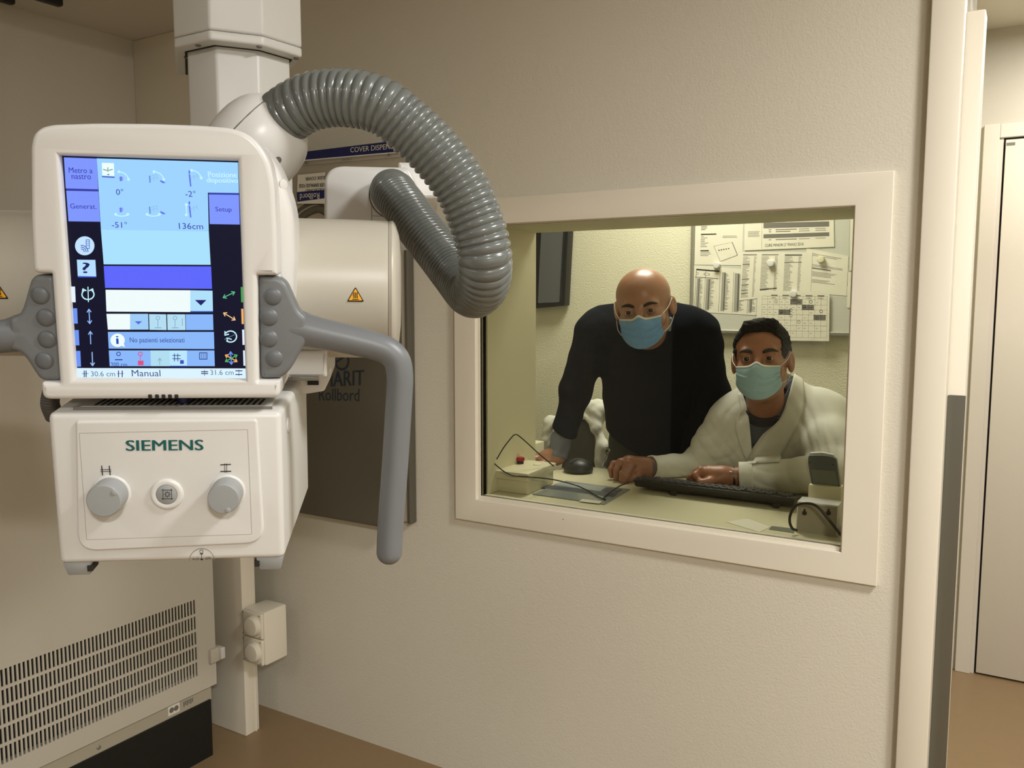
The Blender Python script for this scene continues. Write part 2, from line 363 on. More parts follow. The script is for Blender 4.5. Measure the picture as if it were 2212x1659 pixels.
child(MB().box((-2.49,yL,0),(CX-.006,yR-.019,.178)), 'plinth', M['black'], cb, label='black plinth')
xs = CX-.0118
for (pa, pb, m_) in (((363,1538),(388,1530),'paper'),((391,1527),(430,1508),'greyplate')):
    A = on(pa[0],pa[1]-3,0,xs); B = on(pb[0],pb[1]-2,0,xs)
    pl = child(MB().box((xs-.0004,A[1],.186),(xs+.0004,B[1],.214)), 'sticker', M[m_] if m_ == 'greyplate' else M['paper'], cb)
    if m_ == 'paper':
        for k in (.3,.7): child(MB().lathe((xs+.0003,A[1]+(B[1]-A[1])*k,.2),(1,0,0),[(0,.008),(.0005,.008)],16), 'sticker_print', M['inkgrey'], pl)
    else:
        mb = MB()
        for k in range(6): mb.box((xs+.0004,A[1]+.008+k*.006,.192+.003*(k%2)),(xs+.0007,A[1]+.012+k*.006,.208))
        child(mb, 'sticker_print', M['inkgrey'], pl)
child(MB().lathe(on(213,1614,0,xs),(1,0,0),[(-.002,.006),(.002,.006),(.003,.004)],16), 'bolt', M['alu'], cb)
p = on(463,1413,0,CX)
child(MB().rbox((CX-.02,p[1]-.022,p[2]-.022),(CX+.012,p[1]+.022,p[2]+.022),.004,2), 'catch', M['cab'], cb, smooth=35)
child(MB().rbox((CX+.008,p[1]+.008,p[2]-.016),(CX+.022,p[1]+.024,p[2]+.020),.003,2), 'catch_lever', M['white2'], cb, smooth=35)

# ------------------------------------------------------------------ cover dispenser and roll boards on the window wall
DY = 1.90
cdp = empty('cover_dispenser', (-1.75,1.94,1.35)); tag(cdp, 'grey wall dispenser with navy header strip on the plaster wall', 'dispenser')
def WYq(px, py): return Y(px, py, DY)
A, B_, Cq, Dq = WYq(640,330), WYq(880,301), WYq(880,326), WYq(640,347)
xl, xr = WYq(600,400)[0], WYq(905,400)[0]; zt0 = WYq(760,318)[2]; zhe = WYq(760,333)[2]
zlow = WYq(760,470)[2]
child(MB().rbox((xl,DY+.004,zlow),(xr,WY-.001,zt0+.002),.003,2), 'body', M['greyplate'], cdp, smooth=35)
def para(pts, y0, y1, pr, name, m, parent):
    lo = [(p[0], y0, p[2]) for p in pts]; hi = [(p[0], y1, p[2]) for p in pts]
    mb = MB(); mb.add(lo+hi, [(0,1,2,3),(7,6,5,4),(0,4,5,1),(1,5,6,2),(2,6,7,3),(3,7,4,0)]); return child(mb, name, m, parent)
hd = para([Dq,Cq,B_,A], DY-.001, DY+.004, 0, 'header_strip', M['navy'], cdp)
para([Dq-[0,0,.0035],Cq-[0,0,.0035],Cq,Dq], DY-.0012, DY+.004, 0, 'header_edge', M['white2'], cdp)
mb = MB(); y = DY-.002
def on_y(px, py, yy=None): return Y(px, py, DY-.002 if yy is None else yy)
text_quad(mb, 'COVER DISPENSER', on_y(757,329.5), on_y(864,320), on_y(757,318.5), .012)
child(mb, 'header_lettering', M['paper'], hd)
mb = MB()
a = on_y(655,358); c = on_y(880,338); mb.add([a, c, c-[0,0,.0012], a-[0,0,.0012]], [(0,1,2,3)])
a = on_y(738,345); c = on_y(760,343); mb.add([a, c, c-[0,0,.0015], a-[0,0,.0015]], [(0,1,2,3)])
child(mb, 'fold_line', M['inkgrey'], cdp)
for px, py in ((661,352),(840,334)): child(MB().lathe(on_y(px,py),(0,-1,0),[(-.001,.0035),(.001,.003)],12), 'screw', M['inkgrey'], cdp)
# sleeve packs inside, print upside down as in the photo
mb = MB(); mb.hexa([Y(641,440,DY-.004)+[0,.0,0],Y(701,440,DY-.004),Y(701,440,DY),Y(641,440,DY)], [Y(643,378,DY-.004),Y(703,372,DY-.004),Y(703,372,DY),Y(643,378,DY)])
pk = child(mb, 'sleeve_pack', M['paper'], cdp, label='white sleeve pack with upside-down print')
mb = MB(); mb.add([Y(642,436,DY-.0045),Y(702,428,DY-.0045),Y(702,410,DY-.0045),Y(641,415,DY-.0045)], [(0,1,2,3)]); child(mb, 'blue_band', M['navy'], pk)
mb = MB()
text_quad(mb, 'Rollbord', Y(690,416,DY-.005), Y(648,419,DY-.005), Y(690,429,DY-.005)); child(mb, 'band_lettering', M['paper'], pk)
mb = MB()
text_quad(mb, 'ROLLBOARD', Y(703,406,DY-.005), Y(660,409,DY-.005), Y(703,412,DY-.005), .01)
text_quad(mb, 'FUER EINMALIGE FOLIE', Y(703,395,DY-.005), Y(646,398,DY-.005), Y(703,403,DY-.005), .012)
text_quad(mb, 'SLIDE COVER', Y(703,380,DY-.005), Y(660,383,DY-.005), Y(703,387,DY-.005), .012)
child(mb, 'pack_lettering', M['ink'], pk)

def board_obj(name, label, pts, y0, y1, m):
    r = empty(name, (float(np.mean([p[0] for p in pts])), (y0+y1)/2, float(min(p[2] for p in pts)))); tag(r, label, 'board', 'boards hanging on the window wall')
    V, Fc = prism([round_poly([(p[0],p[2]) for p in pts], .012)], y0, y1, .004); mb = MB(); mb.add(V, Fc)
    child(mb, 'panel', m, r, smooth=35); return r
BY = 1.925
P = lambda px, py: Y(px, py, BY)
bx0, bx1 = P(600,900)[0], P(826,900)[0]; bzb = P(735,1124)[2]; bzt = P(735,474)[2]-.006
rb = board_obj('transfer_board', 'olive-grey rolling transfer board with dark blue lettering, front one', [(bx0,0,bzb),(bx1+.03,0,bzb),(bx1+.03,0,bzt),(bx0,0,bzt)], BY, BY+.018, M['board'])
mb = MB(); yy = BY-.0006
q = lambda px, py: Y(px, py, yy)
text_quad(mb, 'SAMARIT', q(664,838), q(786,832), q(664,806), .028)
text_quad(mb, 'Rollbord', q(689,865), q(776,867), q(689,839), .004)
c0 = q(738,779); n = 40; ring = []
for k in range(n+1):
    t = 2*math.pi*k/n; ring += [c0+np.array([.030*math.cos(t),0,.030*math.sin(t)]), c0+np.array([.0225*math.cos(t),0,.0225*math.sin(t)])]
mb.add(ring, [(2*k,2*k+1,2*k+3,2*k+2) for k in range(n)])
a = c0+np.array([-.020,0,-.008]); mb.add([a, a+np.array([.036,0,.02]), a+np.array([.032,0,.027]), a+np.array([-.003,0,.006])], [(0,1,2,3)])
child(mb, 'board_lettering', M['boardink'], rb)
# hand grips looping over the top
for k, (pa, dy) in enumerate((((642,462,690,438,735,475), -.012),((652,470,690,452,722,478), -.022))):
    a, t_, c = Y(pa[0],pa[1],BY+dy), Y(pa[2],pa[3],BY+dy), Y(pa[4],pa[5],BY+dy)
    P3 = spline([a-[0,0,.03], a, t_, c, c-[0,0,.04]], 8); child(MB().tube(P3, .011, 10), 'grip', M['board'], rb, smooth=True)
r2 = empty('transfer_board', (Y(860,1000,1.955)[0],1.96,.8)); tag(r2, 'metal-edged roll board right behind the front one', 'board', 'boards hanging on the window wall')
x_a, x_b = Y(845,1000,1.95)[0], Y(886,1000,1.95)[0]; z_a, z_b = Y(880,1128,1.95)[2], Y(880,540,1.95)[2]
child(MB().rbox((bx0+.02,1.950,z_a),(x_b-.012,1.975,z_b),.004,2), 'panel', M['greyplate'], r2, smooth=35)
child(MB().rbox((x_b-.010,1.946,z_a-.004),(x_b,1.978,z_b),.002,2), 'side_rail', M['steel'], r2, smooth=35)
child(MB().rbox((x_b-.034,1.944,z_a+.01),(x_b-.024,1.950,z_b-.005),.002,2), 'side_rail', M['steel'], r2, smooth=35)
# ------------------------------------------------------------------ ceiling column of the x-ray unit
def octo(z, t, pts):   # front outline points (px,py at the rim) -> polygon closed at the back
    return [Z(px, py, z) for px, py in pts]
TC = 1.33                                   # forward distance of the column's nearest corner
zc = float(D(453,86,TC)[2])
f4 = [Z(377,103,zc), Z(453,86,zc), Z(569,99,zc), Z(653,124,zc)]
cen = (f4[0]+f4[3])/2
ax_ = (f4[2]-f4[1]); ax_ /= np.linalg.norm(ax_); ay_ = np.array([-ax_[1], ax_[0], 0])
def loc2(p): d = p-cen; return d@ax_, d@ay_
L = [loc2(p) for p in f4]; back = .19
prof_o = [(*l,) for l in L]+[(L[3][0]-.01, back), (L[0][0]+.01, back)]
def pol(prof, s=1.0, off=(0,0)): return [cen+ax_*(a*s+off[0])+ay_*(b_*s+off[1]) for a, b_ in prof]
cc = empty('ceiling_column', (float(cen[0]), float(cen[1]), zc)); tag(cc, 'white telescopic ceiling column hanging above the x-ray head', 'column')
def column(poly, z0, z1, r, name, m, parent, label=None):
    bm = bmesh.new(); vb = [bm.verts.new((p[0],p[1],z0)) for p in poly]; vt = [bm.verts.new((p[0],p[1],z1)) for p in poly]; n = len(poly)
    bm.faces.new(vb[::-1]); bm.faces.new(vt)
    for i in range(n): bm.faces.new((vb[i],vb[(i+1)%n],vt[(i+1)%n],vt[i]))
    bmesh.ops.bevel(bm, geom=bm.edges[:], offset=r, segments=3, profile=.5, affect='EDGES')
    bmesh.ops.recalc_face_normals(bm, faces=bm.faces[:]); bm.verts.index_update()
    mb = MB(); mb.add([v.co[:] for v in bm.verts], [tuple(v.index for v in f.verts) for f in bm.faces]); bm.free()
    return child(mb, name, m, parent, smooth=30, label=label)
column(pol(prof_o), zc+.016, 2.46, .004, 'outer_sleeve', M['white'], cc)
column(pol(prof_o), zc, zc+.0155, .004, 'sleeve_collar', M['white'], cc, label='collar ring closing the outer sleeve')
column(pol(prof_o, (625-411)/(653-377)*1.045*1.05, (.0015,.018)), zc-.0012, zc+.004, .0004, 'shadow_gap', M['gap'], cc)
# inner section: outline in photo 411..625 wide
s_in = (625-411)/(653-377)*1.045
column(pol(prof_o, s_in, (.0015,.018)), 1.36, zc+.05, .004, 'inner_sleeve', M['white'], cc, label='narrower inner sleeve')
child(MB().rbox((cen[0]-.18,cen[1]-.1,2.45),(cen[0]+.14,cen[1]+.28,2.54),.01,2).box((cen[0]-.14,cen[1]-1.2,2.54),(cen[0]-.09,cen[1]+.95,2.598)).box((cen[0]+.06,cen[1]-1.2,2.54),(cen[0]+.11,cen[1]+.95,2.598)), 'ceiling_carriage', M['white'], cc, smooth=35)
for px, py in ((428,98),(560,101),(403,124),(640,126)):
    p = Z(px, py, zc-.0005); child(MB().lathe(p,(0,0,-1),[(-.002,.0045),(.0012,.0045),(.0018,.003)],12), 'screw', M['inkgrey'], cc)

# ------------------------------------------------------------------ x-ray head; local frame: x right along the panel, y away, z up
def rotm(a, b, c):
    return Matrix.Rotation(a, 3, 'Z') @ Matrix.Rotation(b, 3, 'X') @ Matrix.Rotation(c, 3, 'Y')
O_ = D(350,700,.84)
HR = rotm(math.radians(39.0), math.radians(5.6), math.radians(.85))
HM = Matrix.Translation(Vector(O_)) @ HR.to_4x4()
HRn = np.array(HR); Ol = HRn.T @ (C0-O_)
def HL(px, py, yl=0.0):
    d = HRn.T @ ray(px, py); t = (yl-Ol[1])/d[1]; return Ol+d*t
def H2(px, py, yl=0.0): p = HL(px, py, yl); return (p[0], p[2])
hd_ = empty('xray_tube_head', mw=HM); tag(hd_, 'white x-ray tube head with lit touchscreen, grey handles and collimator', 'x-ray machine')
def hp(mb, name, m, parent=None, smooth=35, label=None, kind=None):
    o = mb.obj(name, m, parent or hd_, smooth)
    if label: o['label'] = label
    if kind: o['kind'] = kind
    return o
def hprism(loops, y0, y1, bev, name, m, parent=None, yl=None, rad=None, smooth=35, label=None):
    yy = y0 if yl is None else yl
    LL = []
    for i, lp in enumerate(loops):
        q = [H2(x, y, yy) for x, y in lp]
        if rad: q = round_poly(q, rad[i] if hasattr(rad, '__len__') else rad)
        LL.append(q)
    V, Fc = prism(LL, y0, y1, bev); mb = MB(); mb.add(V, Fc); return hp(mb, name, m, parent, smooth, label)
# front bezel with screen opening
out = [(70,315),(76,290),(92,276),(117,270),(210,267),(330,268),(440,272),(500,277),(535,288),(562,312),(582,345),(594,400),(599,500),(601,594),(557,594),(560,820),(606,820),(607,858),(95,861),(92,823),(132,823),(115,590),(76,589),(71,480)]
rr = [.004,.008,.006,.01,.01,.01,.01,.01,.01,.01,.01,.01,.01,.003,.001,.001,.003,.008,.008,.003,.001,.001,.006,.01]
hole = [(131,336),(515,347.5),(531.5,818.5),(165.5,816.5)]
V, Fc = prism([round_poly([H2(*p, 0) for p in out], rr), [H2(*p, 0) for p in hole]], -.006, .034, .005)
mb = MB(); mb.add(V, Fc); hp(mb, 'panel_bezel', M['white2'], label='white bezel of the control panel')
hprism([[(112,592),(606,592),(607,835),(92,835)]], .012, .033, .002, 'panel_core', M['white2'])
# rear shell bulging to the right
shell = [(105,300),(530,292),(575,318),(606,362),(630,425),(640,470),(642,560),(637,660),(630,770),(612,845),(110,845)]
hprism([shell], .030, .100, .012, 'rear_shell', M['white2'], yl=.06, rad=.012)
p = HL(609,398,.034)
hp(MB().lathe((p[0]+.001,.036,p[2]),(1,-.9,0),[(0,.005),(.0008,.005),(.0012,.003)],16), 'shell_plug', M['white2'])
# lower vents of the bezel
mb = MB()
for px in (324,339,353,367,381): q = HL(px,856,-.0062); mb.rbox((q[0]-.0018,-.0068,q[2]-.002),(q[0]+.0018,-.004,q[2]+.0018),.0006,1)
hp(mb, 'speaker_slot', M['gap'], kind='stuff')
# --- screen
scr = hprism([hole], .0035, .006, .0003, 'touchscreen', mat('screen_dark', (22,22,44), .3, emit=1.0), yl=0)
SP = {}
def smat(rgb):
    if rgb not in SP: SP[rgb] = mat('screen_colour_%d_%d_%d' % rgb, rgb, .5, emit=1.0)
    return SP[rgb]
ylev = .0030
UI = {}
def ui(rgb, name, pts, lvl=0):
    mb = UI.setdefault((rgb, name, lvl, len(UI) if name in ('screen_tab','screen_field','screen_area','screen_bar') else -1), MB()); y = ylev-.00022*lvl
    mb.add([HL(x, y_, y) for x, y_ in pts], [tuple(range(len(pts)))])
def uitext(rgb, name, s, x0, x1, ybase, h, lvl=2, bold=0.0, slope=.02):
    mb = UI.setdefault((rgb, name, lvl, -1), MB()); y = ylev-.00022*lvl
    dy = (x1-x0)*slope
    text_quad(mb, s, HL(x0,ybase-dy/2,y), HL(x1,ybase+dy/2,y), HL(x0-1,ybase-dy/2-h,y), bold)
def uiline(rgb, name, pts, wd, lvl=2, closed=False):
    mb = UI.setdefault((rgb, name, lvl, -1), MB()); y = ylev-.00022*lvl
    n = len(pts)
    for i in range(n if closed else n-1):
        a = np.array(pts[i], float); c = np.array(pts[(i+1)%n], float); d = c-a; L_ = np.linalg.norm(d)+1e-9; nn = np.array([-d[1], d[0]])/L_*wd/2; e = d/L_*wd*.3
        q = [a-nn-e, c-nn+e, c+nn+e, a+nn-e]; mb.add([HL(*p_, y) for p_ in q], [(0,1,2,3)])
def arc(cx, cy, rx, ry, a0, a1, n=14): return [(cx+rx*math.cos(math.radians(a0+(a1-a0)*k/n)), cy+ry*math.sin(math.radians(a0+(a1-a0)*k/n))) for k in range(n+1)]
def arrow(rgb, a, c, wd=2, hs=6, both=True, lvl=2):
    a = np.array(a, float); c = np.array(c, float); uiline(rgb, 'screen_icon', [a, c], wd, lvl)
    d = (c-a)/np.linalg.norm(c-a); nn = np.array([-d[1], d[0]])
    uiline(rgb, 'screen_icon', [c-d*hs+nn*hs*.7, c, c-d*hs-nn*hs*.7], wd, lvl)
    if both: uiline(rgb, 'screen_icon', [a+d*hs+nn*hs*.7, a, a+d*hs-nn*hs*.7], wd, lvl)
TAB = (128,152,255); LB = (158,212,255); LBT = (170,226,255); BLU = (94,104,252); WHT = (240,252,252); MID = (138,184,250); LT = (176,224,250); NAV = (34,34,110); INK = (60,66,176); PW = (200,244,255)
ui(TAB,'screen_tab',[(138,340),(209,342.5),(212,409),(142,407)]); ui(TAB,'screen_tab',[(143,412),(212.5,413.5),(216.5,479),(148,478)])
ui(TAB,'screen_tab',[(451,420),(516,421),(518,485),(453,484)])
ui((58,64,170),'screen_line',[(143,407.5),(212,409.5),(212,413),(143,411.5)],1); ui((58,64,180),'screen_line',[(451,416.5),(516,417.5),(516,420.5),(451,419.5)],1)
ui(LB,'screen_area',[(209,342),(514,351),(516,417),(449,416),(451,500),(218,496)]); ui(LBT,'screen_area',[(218,496),(451,500),(455,572),(224,571)])
ui(BLU,'screen_bar',[(224,574.5),(456,575.5),(458,624),(227,622)])
ui(WHT,'screen_field',[(228,626),(411,627),(411,674),(230,673)]); ui(LT,'screen_field',[(411,627),(459,628),(460,672),(411,672)]); ui((60,80,190),'screen_line',[(411,672),(460,672),(460,674.5),(411,674.5)])
ui(NAV,'screen_icon',[(421,648),(446,648),(434,660)],1)
ui(WHT,'screen_field',[(230,678),(281,678),(281,712),(233,712)]); ui((160,206,248),'screen_field',[(281,678),(320,678),(321,712),(281,712)])
ui((182,222,242),'screen_field',[(322,678.5),(359,679),(360,713),(323,712.5)]); ui((182,222,242),'screen_field',[(361,679),(400,679),(401,713),(362,713)]); ui(MID,'screen_field',[(401,679),(460,679),(461,713),(402,713)])
ui((80,110,220),'screen_icon',[(291,694),(307,694),(299,701)],1)
ui(MID,'screen_field',[(233,717),(462,717),(463,754),(235,753)]); ui(MID,'screen_field',[(235,757),(325,757),(326,791),(237,791)])
ui((178,222,242),'screen_field',[(325,757),(366,757),(367,791),(326,791)],1); ui((186,232,255),'screen_field',[(366,757),(404,757),(404,790),(367,790)],1); ui((60,90,200),'screen_line',[(367,790),(404,790),(404,792),(367,792)],1)
ui(MID,'screen_field',[(404,757),(463,757),(464,791),(404,791)])
ui((220,244,255),'screen_bar',[(166,795),(530.5,796),(531,818),(168,818)])
ui(WHT,'screen_icon',arc(254,735,15.5,14.5,0,360,24)[:-1],1); ui(WHT,'screen_icon',[(258,745),(270,750),(266,738)],1)
uitext((20,80,190),'screen_text','i',251.5,256.5,743,17,3,.03,0)
ui((196,228,255),'screen_icon',arc(183,531,21,20.5,0,360,28)[:-1],1)
ui((182,222,255),'screen_icon',[(166,561),(206,561.5),(208,598),(168,597)],1); ui((70,100,220),'screen_line',[(168,596),(208,597),(208,599),(168,599)],2)
uitext((30,34,90),'screen_text','?',179,194,590,23,2,.03,0)
for k in range(3): uiline((70,100,190),'screen_icon',arc(176,544,6+4*k,6+4*k,-95,0,8),1.8)
uiline((70,100,190),'screen_icon',[(186,518),(193,518),(193,537),(186,536)],1.4,2,True)
for k in range(3): uiline((70,100,190),'screen_icon',[(186,522+k*4.5),(193,522+k*4.5)],1.2)
for (x, y0, y1, c) in ((152.5,619,653,(230,244,255)),(157,666,699,(110,150,245)),(160.5,713,746,(110,150,245)),(164,758,792,(110,150,245))): ui(c,'screen_tab',[(x,y0),(x+9.5,y0),(x+11,y1),(x+2,y1)])
for (x, y0, y1, c) in ((520,620,653,(70,170,80)),(521,667,700,(246,180,104)),(523,712,745,(228,240,250)),(525,757,790,(224,238,250))): ui(c,'screen_tab',[(x,y0),(x+4.5,y0),(x+5.5,y1),(x+1,y1)])
uiline(PW,'screen_icon',arc(190,636,13,11,-50,230,18),2.6); uiline(PW,'screen_icon',[(190,620),(191,652)],2); uiline(PW,'screen_icon',[(178,632),(179,624),(186,628)],2.4); uiline(PW,'screen_icon',[(202,632),(200,624),(193,628)],2.4)
arrow((150,190,255),(192,668),(194,699)); arrow((150,190,255),(196,743),(195,716),both=False); arrow((160,200,255),(199,761),(200,790),both=False)
arrow((90,190,140),(482,643),(507,631)); arrow((246,200,140),(483,676),(508,691))
uiline(PW,'screen_icon',arc(498,727,13,12,-140,130,18),2.6); uiline(PW,'screen_icon',[(486,716),(486,724),(494,722)],2.4); uiline(PW,'screen_icon',[(492,738),(490,730),(500,733)],2.2); uiline((80,120,140),'screen_icon',[(485,733),(511,721)],1.6)
arrow((110,150,245),(498,760),(500,787),2.2,6); arrow((246,180,104),(487,767),(512,781),2.2,5); arrow((80,180,110),(487,781),(512,767),2.2,5,lvl=3)
uitext(INK,'screen_text','Metro a',149,200,374,12,2,.012); uitext(INK,'screen_text','nastro',155,197,387,10,2,.015)
uitext(INK,'screen_text','Generat.',152,209,451,11,2,.01); uitext(INK,'screen_text','Setup',466,501,460,13,2,.01)
uitext(PW,'screen_text','Posizione',450,512,383,12,2,.03); uitext(PW,'screen_text','dispositivo',447,514,398,14,2,.03)
uitext(INK,'screen_text','0°',251,267,421,13); uitext(INK,'screen_text','-2°',401,423,425,13); uitext(INK,'screen_text','-51°',242,275,492,13); uitext(INK,'screen_text','136cm',387,439,495,13)
uitext((50,64,150),'screen_text','No pazienti selezionati',281,399,743,14,2,0,.002)
uitext((40,60,140),'screen_text','200 cm',240,275,792,9,2,0,0)
uitext((60,80,130),'screen_text','Manual',285,347,813,14,2,0,0); uitext((90,120,150),'screen_text','30.6 cm',197,249,813,11,2,0,0); uitext((90,120,150),'screen_text','31.6 cm',455,505,810,11,2,0,0)
for cx, s in ((184,4),(260,8)):
    for dx in (-s/2,s/2): uiline(NAV,'screen_icon',[(cx+dx,801),(cx+dx,814)],2)
    uiline(NAV,'screen_icon',[(cx-7,807),(cx+7,807)],1)
for cx, s in ((442,4),(516,8)):
    for dy in (-s/2,s/2): uiline(NAV,'screen_icon',[(cx-7,805+dy),(cx+7,805+dy)],2)
    uiline(NAV,'screen_icon',[(cx,799),(cx,812)],1)
ui((238,255,250),'screen_icon',[(220,351.5),(246,352.5),(247,380),(221,379)],1); uiline((70,80,200),'screen_icon',[(221,381.5),(247,383)],2.4)
uiline((60,120,140),'screen_icon',[(223,366),(231,368)],1.6); uiline((60,120,140),'screen_icon',[(243,366),(235,368)],1.6); uiline((60,120,140),'screen_icon',[(233,362),(233,371)],1.6)
ui((70,90,210),'screen_icon',[(231,376),(237,376),(234,379)],2)
for (cx, cy, kind_) in ((264,385,0),(340,385,1),(415,385,2),(264,452,0),(340,452,1),(415,452,2)):
    up = cy < 400
    if kind_ == 0:
        ui((104,122,240),'screen_icon',[(cx-6,cy-3),(cx-1,cy-4),(cx+1,cy+5),(cx-5,cy+7)],2); ui((150,175,250),'screen_icon',[(cx-1,cy-4),(cx+3,cy-2),(cx+1,cy+6),(cx-1,cy+6)],2)
    if kind_ == 1:
        uiline((96,118,210),'screen_icon',[(cx-17,cy-5),(cx-16,cy+9)],2); ui((100,118,240),'screen_icon',[(cx+6,cy+4),(cx+12,cy+6),(cx+18,cy+10),(cx+12,cy+11),(cx+6,cy+7)],2)
        for k in range(3): uiline((140,190,235),'screen_icon',[(cx-15+k*7,cy-3-k*2),(cx-14+k*7,cy+8-k*2)],1)
        uiline((140,190,235),'screen_icon',[(cx-15,cy+2),(cx-1,cy-2)],1); uiline((140,190,235),'screen_icon',[(cx-15,cy-4),(cx-1,cy-8)],1)
    if kind_ == 2:
        uiline((90,105,230),'screen_icon',[(cx-6,cy-16),(cx-6,cy-11)],3); uiline((96,112,235),'screen_icon',[(cx-6,cy-8 if up else cy-7),(cx-3,cy+17)],3)
        for k in range(3): uiline((140,190,235),'screen_icon',[(cx-4+k*7,cy-6-k*2),(cx-2+k*7,cy+6-k*2)],1)
        uiline((140,190,235),'screen_icon',[(cx-4,cy),(cx+11,cy-6)],1)
    if up:
        pts = arc(cx-8 if kind_ < 2 else cx-2, cy+6 if kind_ < 2 else cy+3, 22, 20, -88, -10, 8); uiline(PW,'screen_icon',pts,2.2); 
        for (x_, y_) in (pts[0], pts[-1]): ui(PW,'screen_icon',arc(x_,y_,3.4,3.4,0,360,6)[:-1],3)
    elif kind_ < 2:
        pts = arc(cx-1+(0 if kind_ == 0 else -8),cy+9,14,6,160,20,8); uiline(PW,'screen_icon',pts,2.2)
        for (x_, y_) in (pts[0], pts[-1]): ui(PW,'screen_icon',arc(x_,y_,3.4,3.4,0,360,6)[:-1],3)
    else:
        uiline(PW,'screen_icon',[(cx-13,cy-10),(cx-12,cy+12)],2.2)
        for y_ in (cy-10,cy+12): ui(PW,'screen_icon',arc(cx-12.5,y_,3.4,3.4,0,360,6)[:-1],3)
for cx, col_ in ((341,(120,165,200)),(378,(120,165,200))):
    uiline(col_,'screen_icon',arc(cx,687,4,4,0,360,10),1.2); uiline(col_,'screen_icon',[(cx,692),(cx,706)],1.3); uiline(col_,'screen_icon',[(cx-6,708),(cx+7,708)],1.6)
uiline((120,165,200),'screen_icon',[(394,688),(394,703)],1.3)
uiline((40,60,140),'screen_icon',arc(256,764.5,4.2,4,0,360,10),1.6); uiline((40,60,140),'screen_icon',[(249,777),(264,777)],2.2)
uiline((222,70,130),'screen_icon',arc(303,764.5,4.2,4,0,360,10),1.6); uiline((222,70,130),'screen_icon',[(303,769),(303,778)],1.4); ui((222,80,130),'screen_icon',[(298,779),(310,779),(310,789),(298,789)],2)
uiline((130,170,180),'screen_icon',[(345,788),(345,775)],1.4); uiline((130,170,180),'screen_icon',[(341,779),(345,774),(349,779)],1.4)
for dx in (-4,3): uiline((50,60,130),'screen_icon',[(381+dx,764),(381+dx,780)],1.6)
for dy in (-4,3): uiline((50,60,130),'screen_icon',[(373,772+dy),(390,772+dy)],1.6)
ui((60,80,190),'screen_icon',[(389,778),(397,778),(397,786),(389,786)],3)
uiline((50,60,130),'screen_icon',[(431,762),(447,762),(447,776),(431,776)],1.6,2,True)
for k in range(3): uiline((50,60,130),'screen_icon',[(435+k*4,762),(435+k*4,776)],1)
for (rgb, name, lvl, _n), mb in UI.items(): hp(mb, name, smat(rgb), scr, False, kind=None if _n >= 0 else 'stuff')

# --- tube housing (horizontal cylinder) behind the panel
cyr = .0800; cyy = .150
pz = (HL(740,475,cyy)[2]+HL(740,769,cyy)[2])/2
xe = HL(850,600,cyy-.03)[0]-.006; xe2 = HL(868,620,cyy-.03)[0]
xs_ = [-.46]
prof = [(-.42,cyr*.985),(-.30,cyr),(xe-.005,cyr),(xe,cyr*.99)]
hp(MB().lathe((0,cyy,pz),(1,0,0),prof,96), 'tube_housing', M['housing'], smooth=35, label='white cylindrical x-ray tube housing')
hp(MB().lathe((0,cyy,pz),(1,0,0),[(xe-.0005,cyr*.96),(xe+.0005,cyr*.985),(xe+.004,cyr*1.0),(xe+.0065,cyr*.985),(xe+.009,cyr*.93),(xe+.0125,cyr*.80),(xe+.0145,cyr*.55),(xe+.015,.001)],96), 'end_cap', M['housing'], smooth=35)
xb_ = HL(628,600,.08)[0]
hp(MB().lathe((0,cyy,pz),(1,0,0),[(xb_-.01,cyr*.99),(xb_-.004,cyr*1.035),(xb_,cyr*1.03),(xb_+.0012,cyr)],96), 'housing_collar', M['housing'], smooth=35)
def warning(px, py, name='warning_label'):
    c = HL(px, py, cyy-cyr); dz = c[2]-pz; yy = cyy-math.sqrt(max(cyr**2-dz**2,0))
    def on_c(dx, dz_, off): z = c[2]+dz_; return (c[0]+dx, cyy-math.sqrt(cyr**2-(z-pz)**2)-off, z)
    s = .0092
    def tri(k, off): 
        a=[(-s*k,-s*.85*k),(s*k,-s*.85*k),(0,s*.9*k)]; a = round_poly(a, s*.18*k, 3); return [on_c(x_, z_, off) for x_, z_ in a]
    mb = MB(); t = tri(1,.0006); mb.add(t, [tuple(range(len(t)))]); o = hp(mb, name, M['ink'], None, False, 'black-edged yellow triangular warning label')
    mb = MB(); t = tri(.80,.0009); mb.add([(p_[0],p_[1],p_[2]-s*.02) for p_ in t], [tuple(range(len(t)))]); hp(mb, 'label_field', M['yellow'], o, False)
    mb = MB()
    for k in (-1,0,1):
        pts = [(k*s*.2+s*.05*math.sin(q_*2.2), -s*.42+q_*s*.17) for q_ in range(5)]
        for a_, b2 in zip(pts[:-1], pts[1:]): mb.add([on_c(a_[0]-s*.05,a_[1],.0012),on_c(a_[0]+s*.05,a_[1],.0012),on_c(b2[0]+s*.05,b2[1],.0012),on_c(b2[0]-s*.05,b2[1],.0012)], [(0,1,2,3)])
    mb.add([on_c(-s*.38,-s*.60,.0012),on_c(s*.38,-s*.60,.0012),on_c(s*.38,-s*.52,.0012),on_c(-s*.38,-s*.52,.0012)], [(0,1,2,3)])
    hp(mb, 'heat_symbol', M['ink'], o, False)
warning(768,636); warning(-3,629)

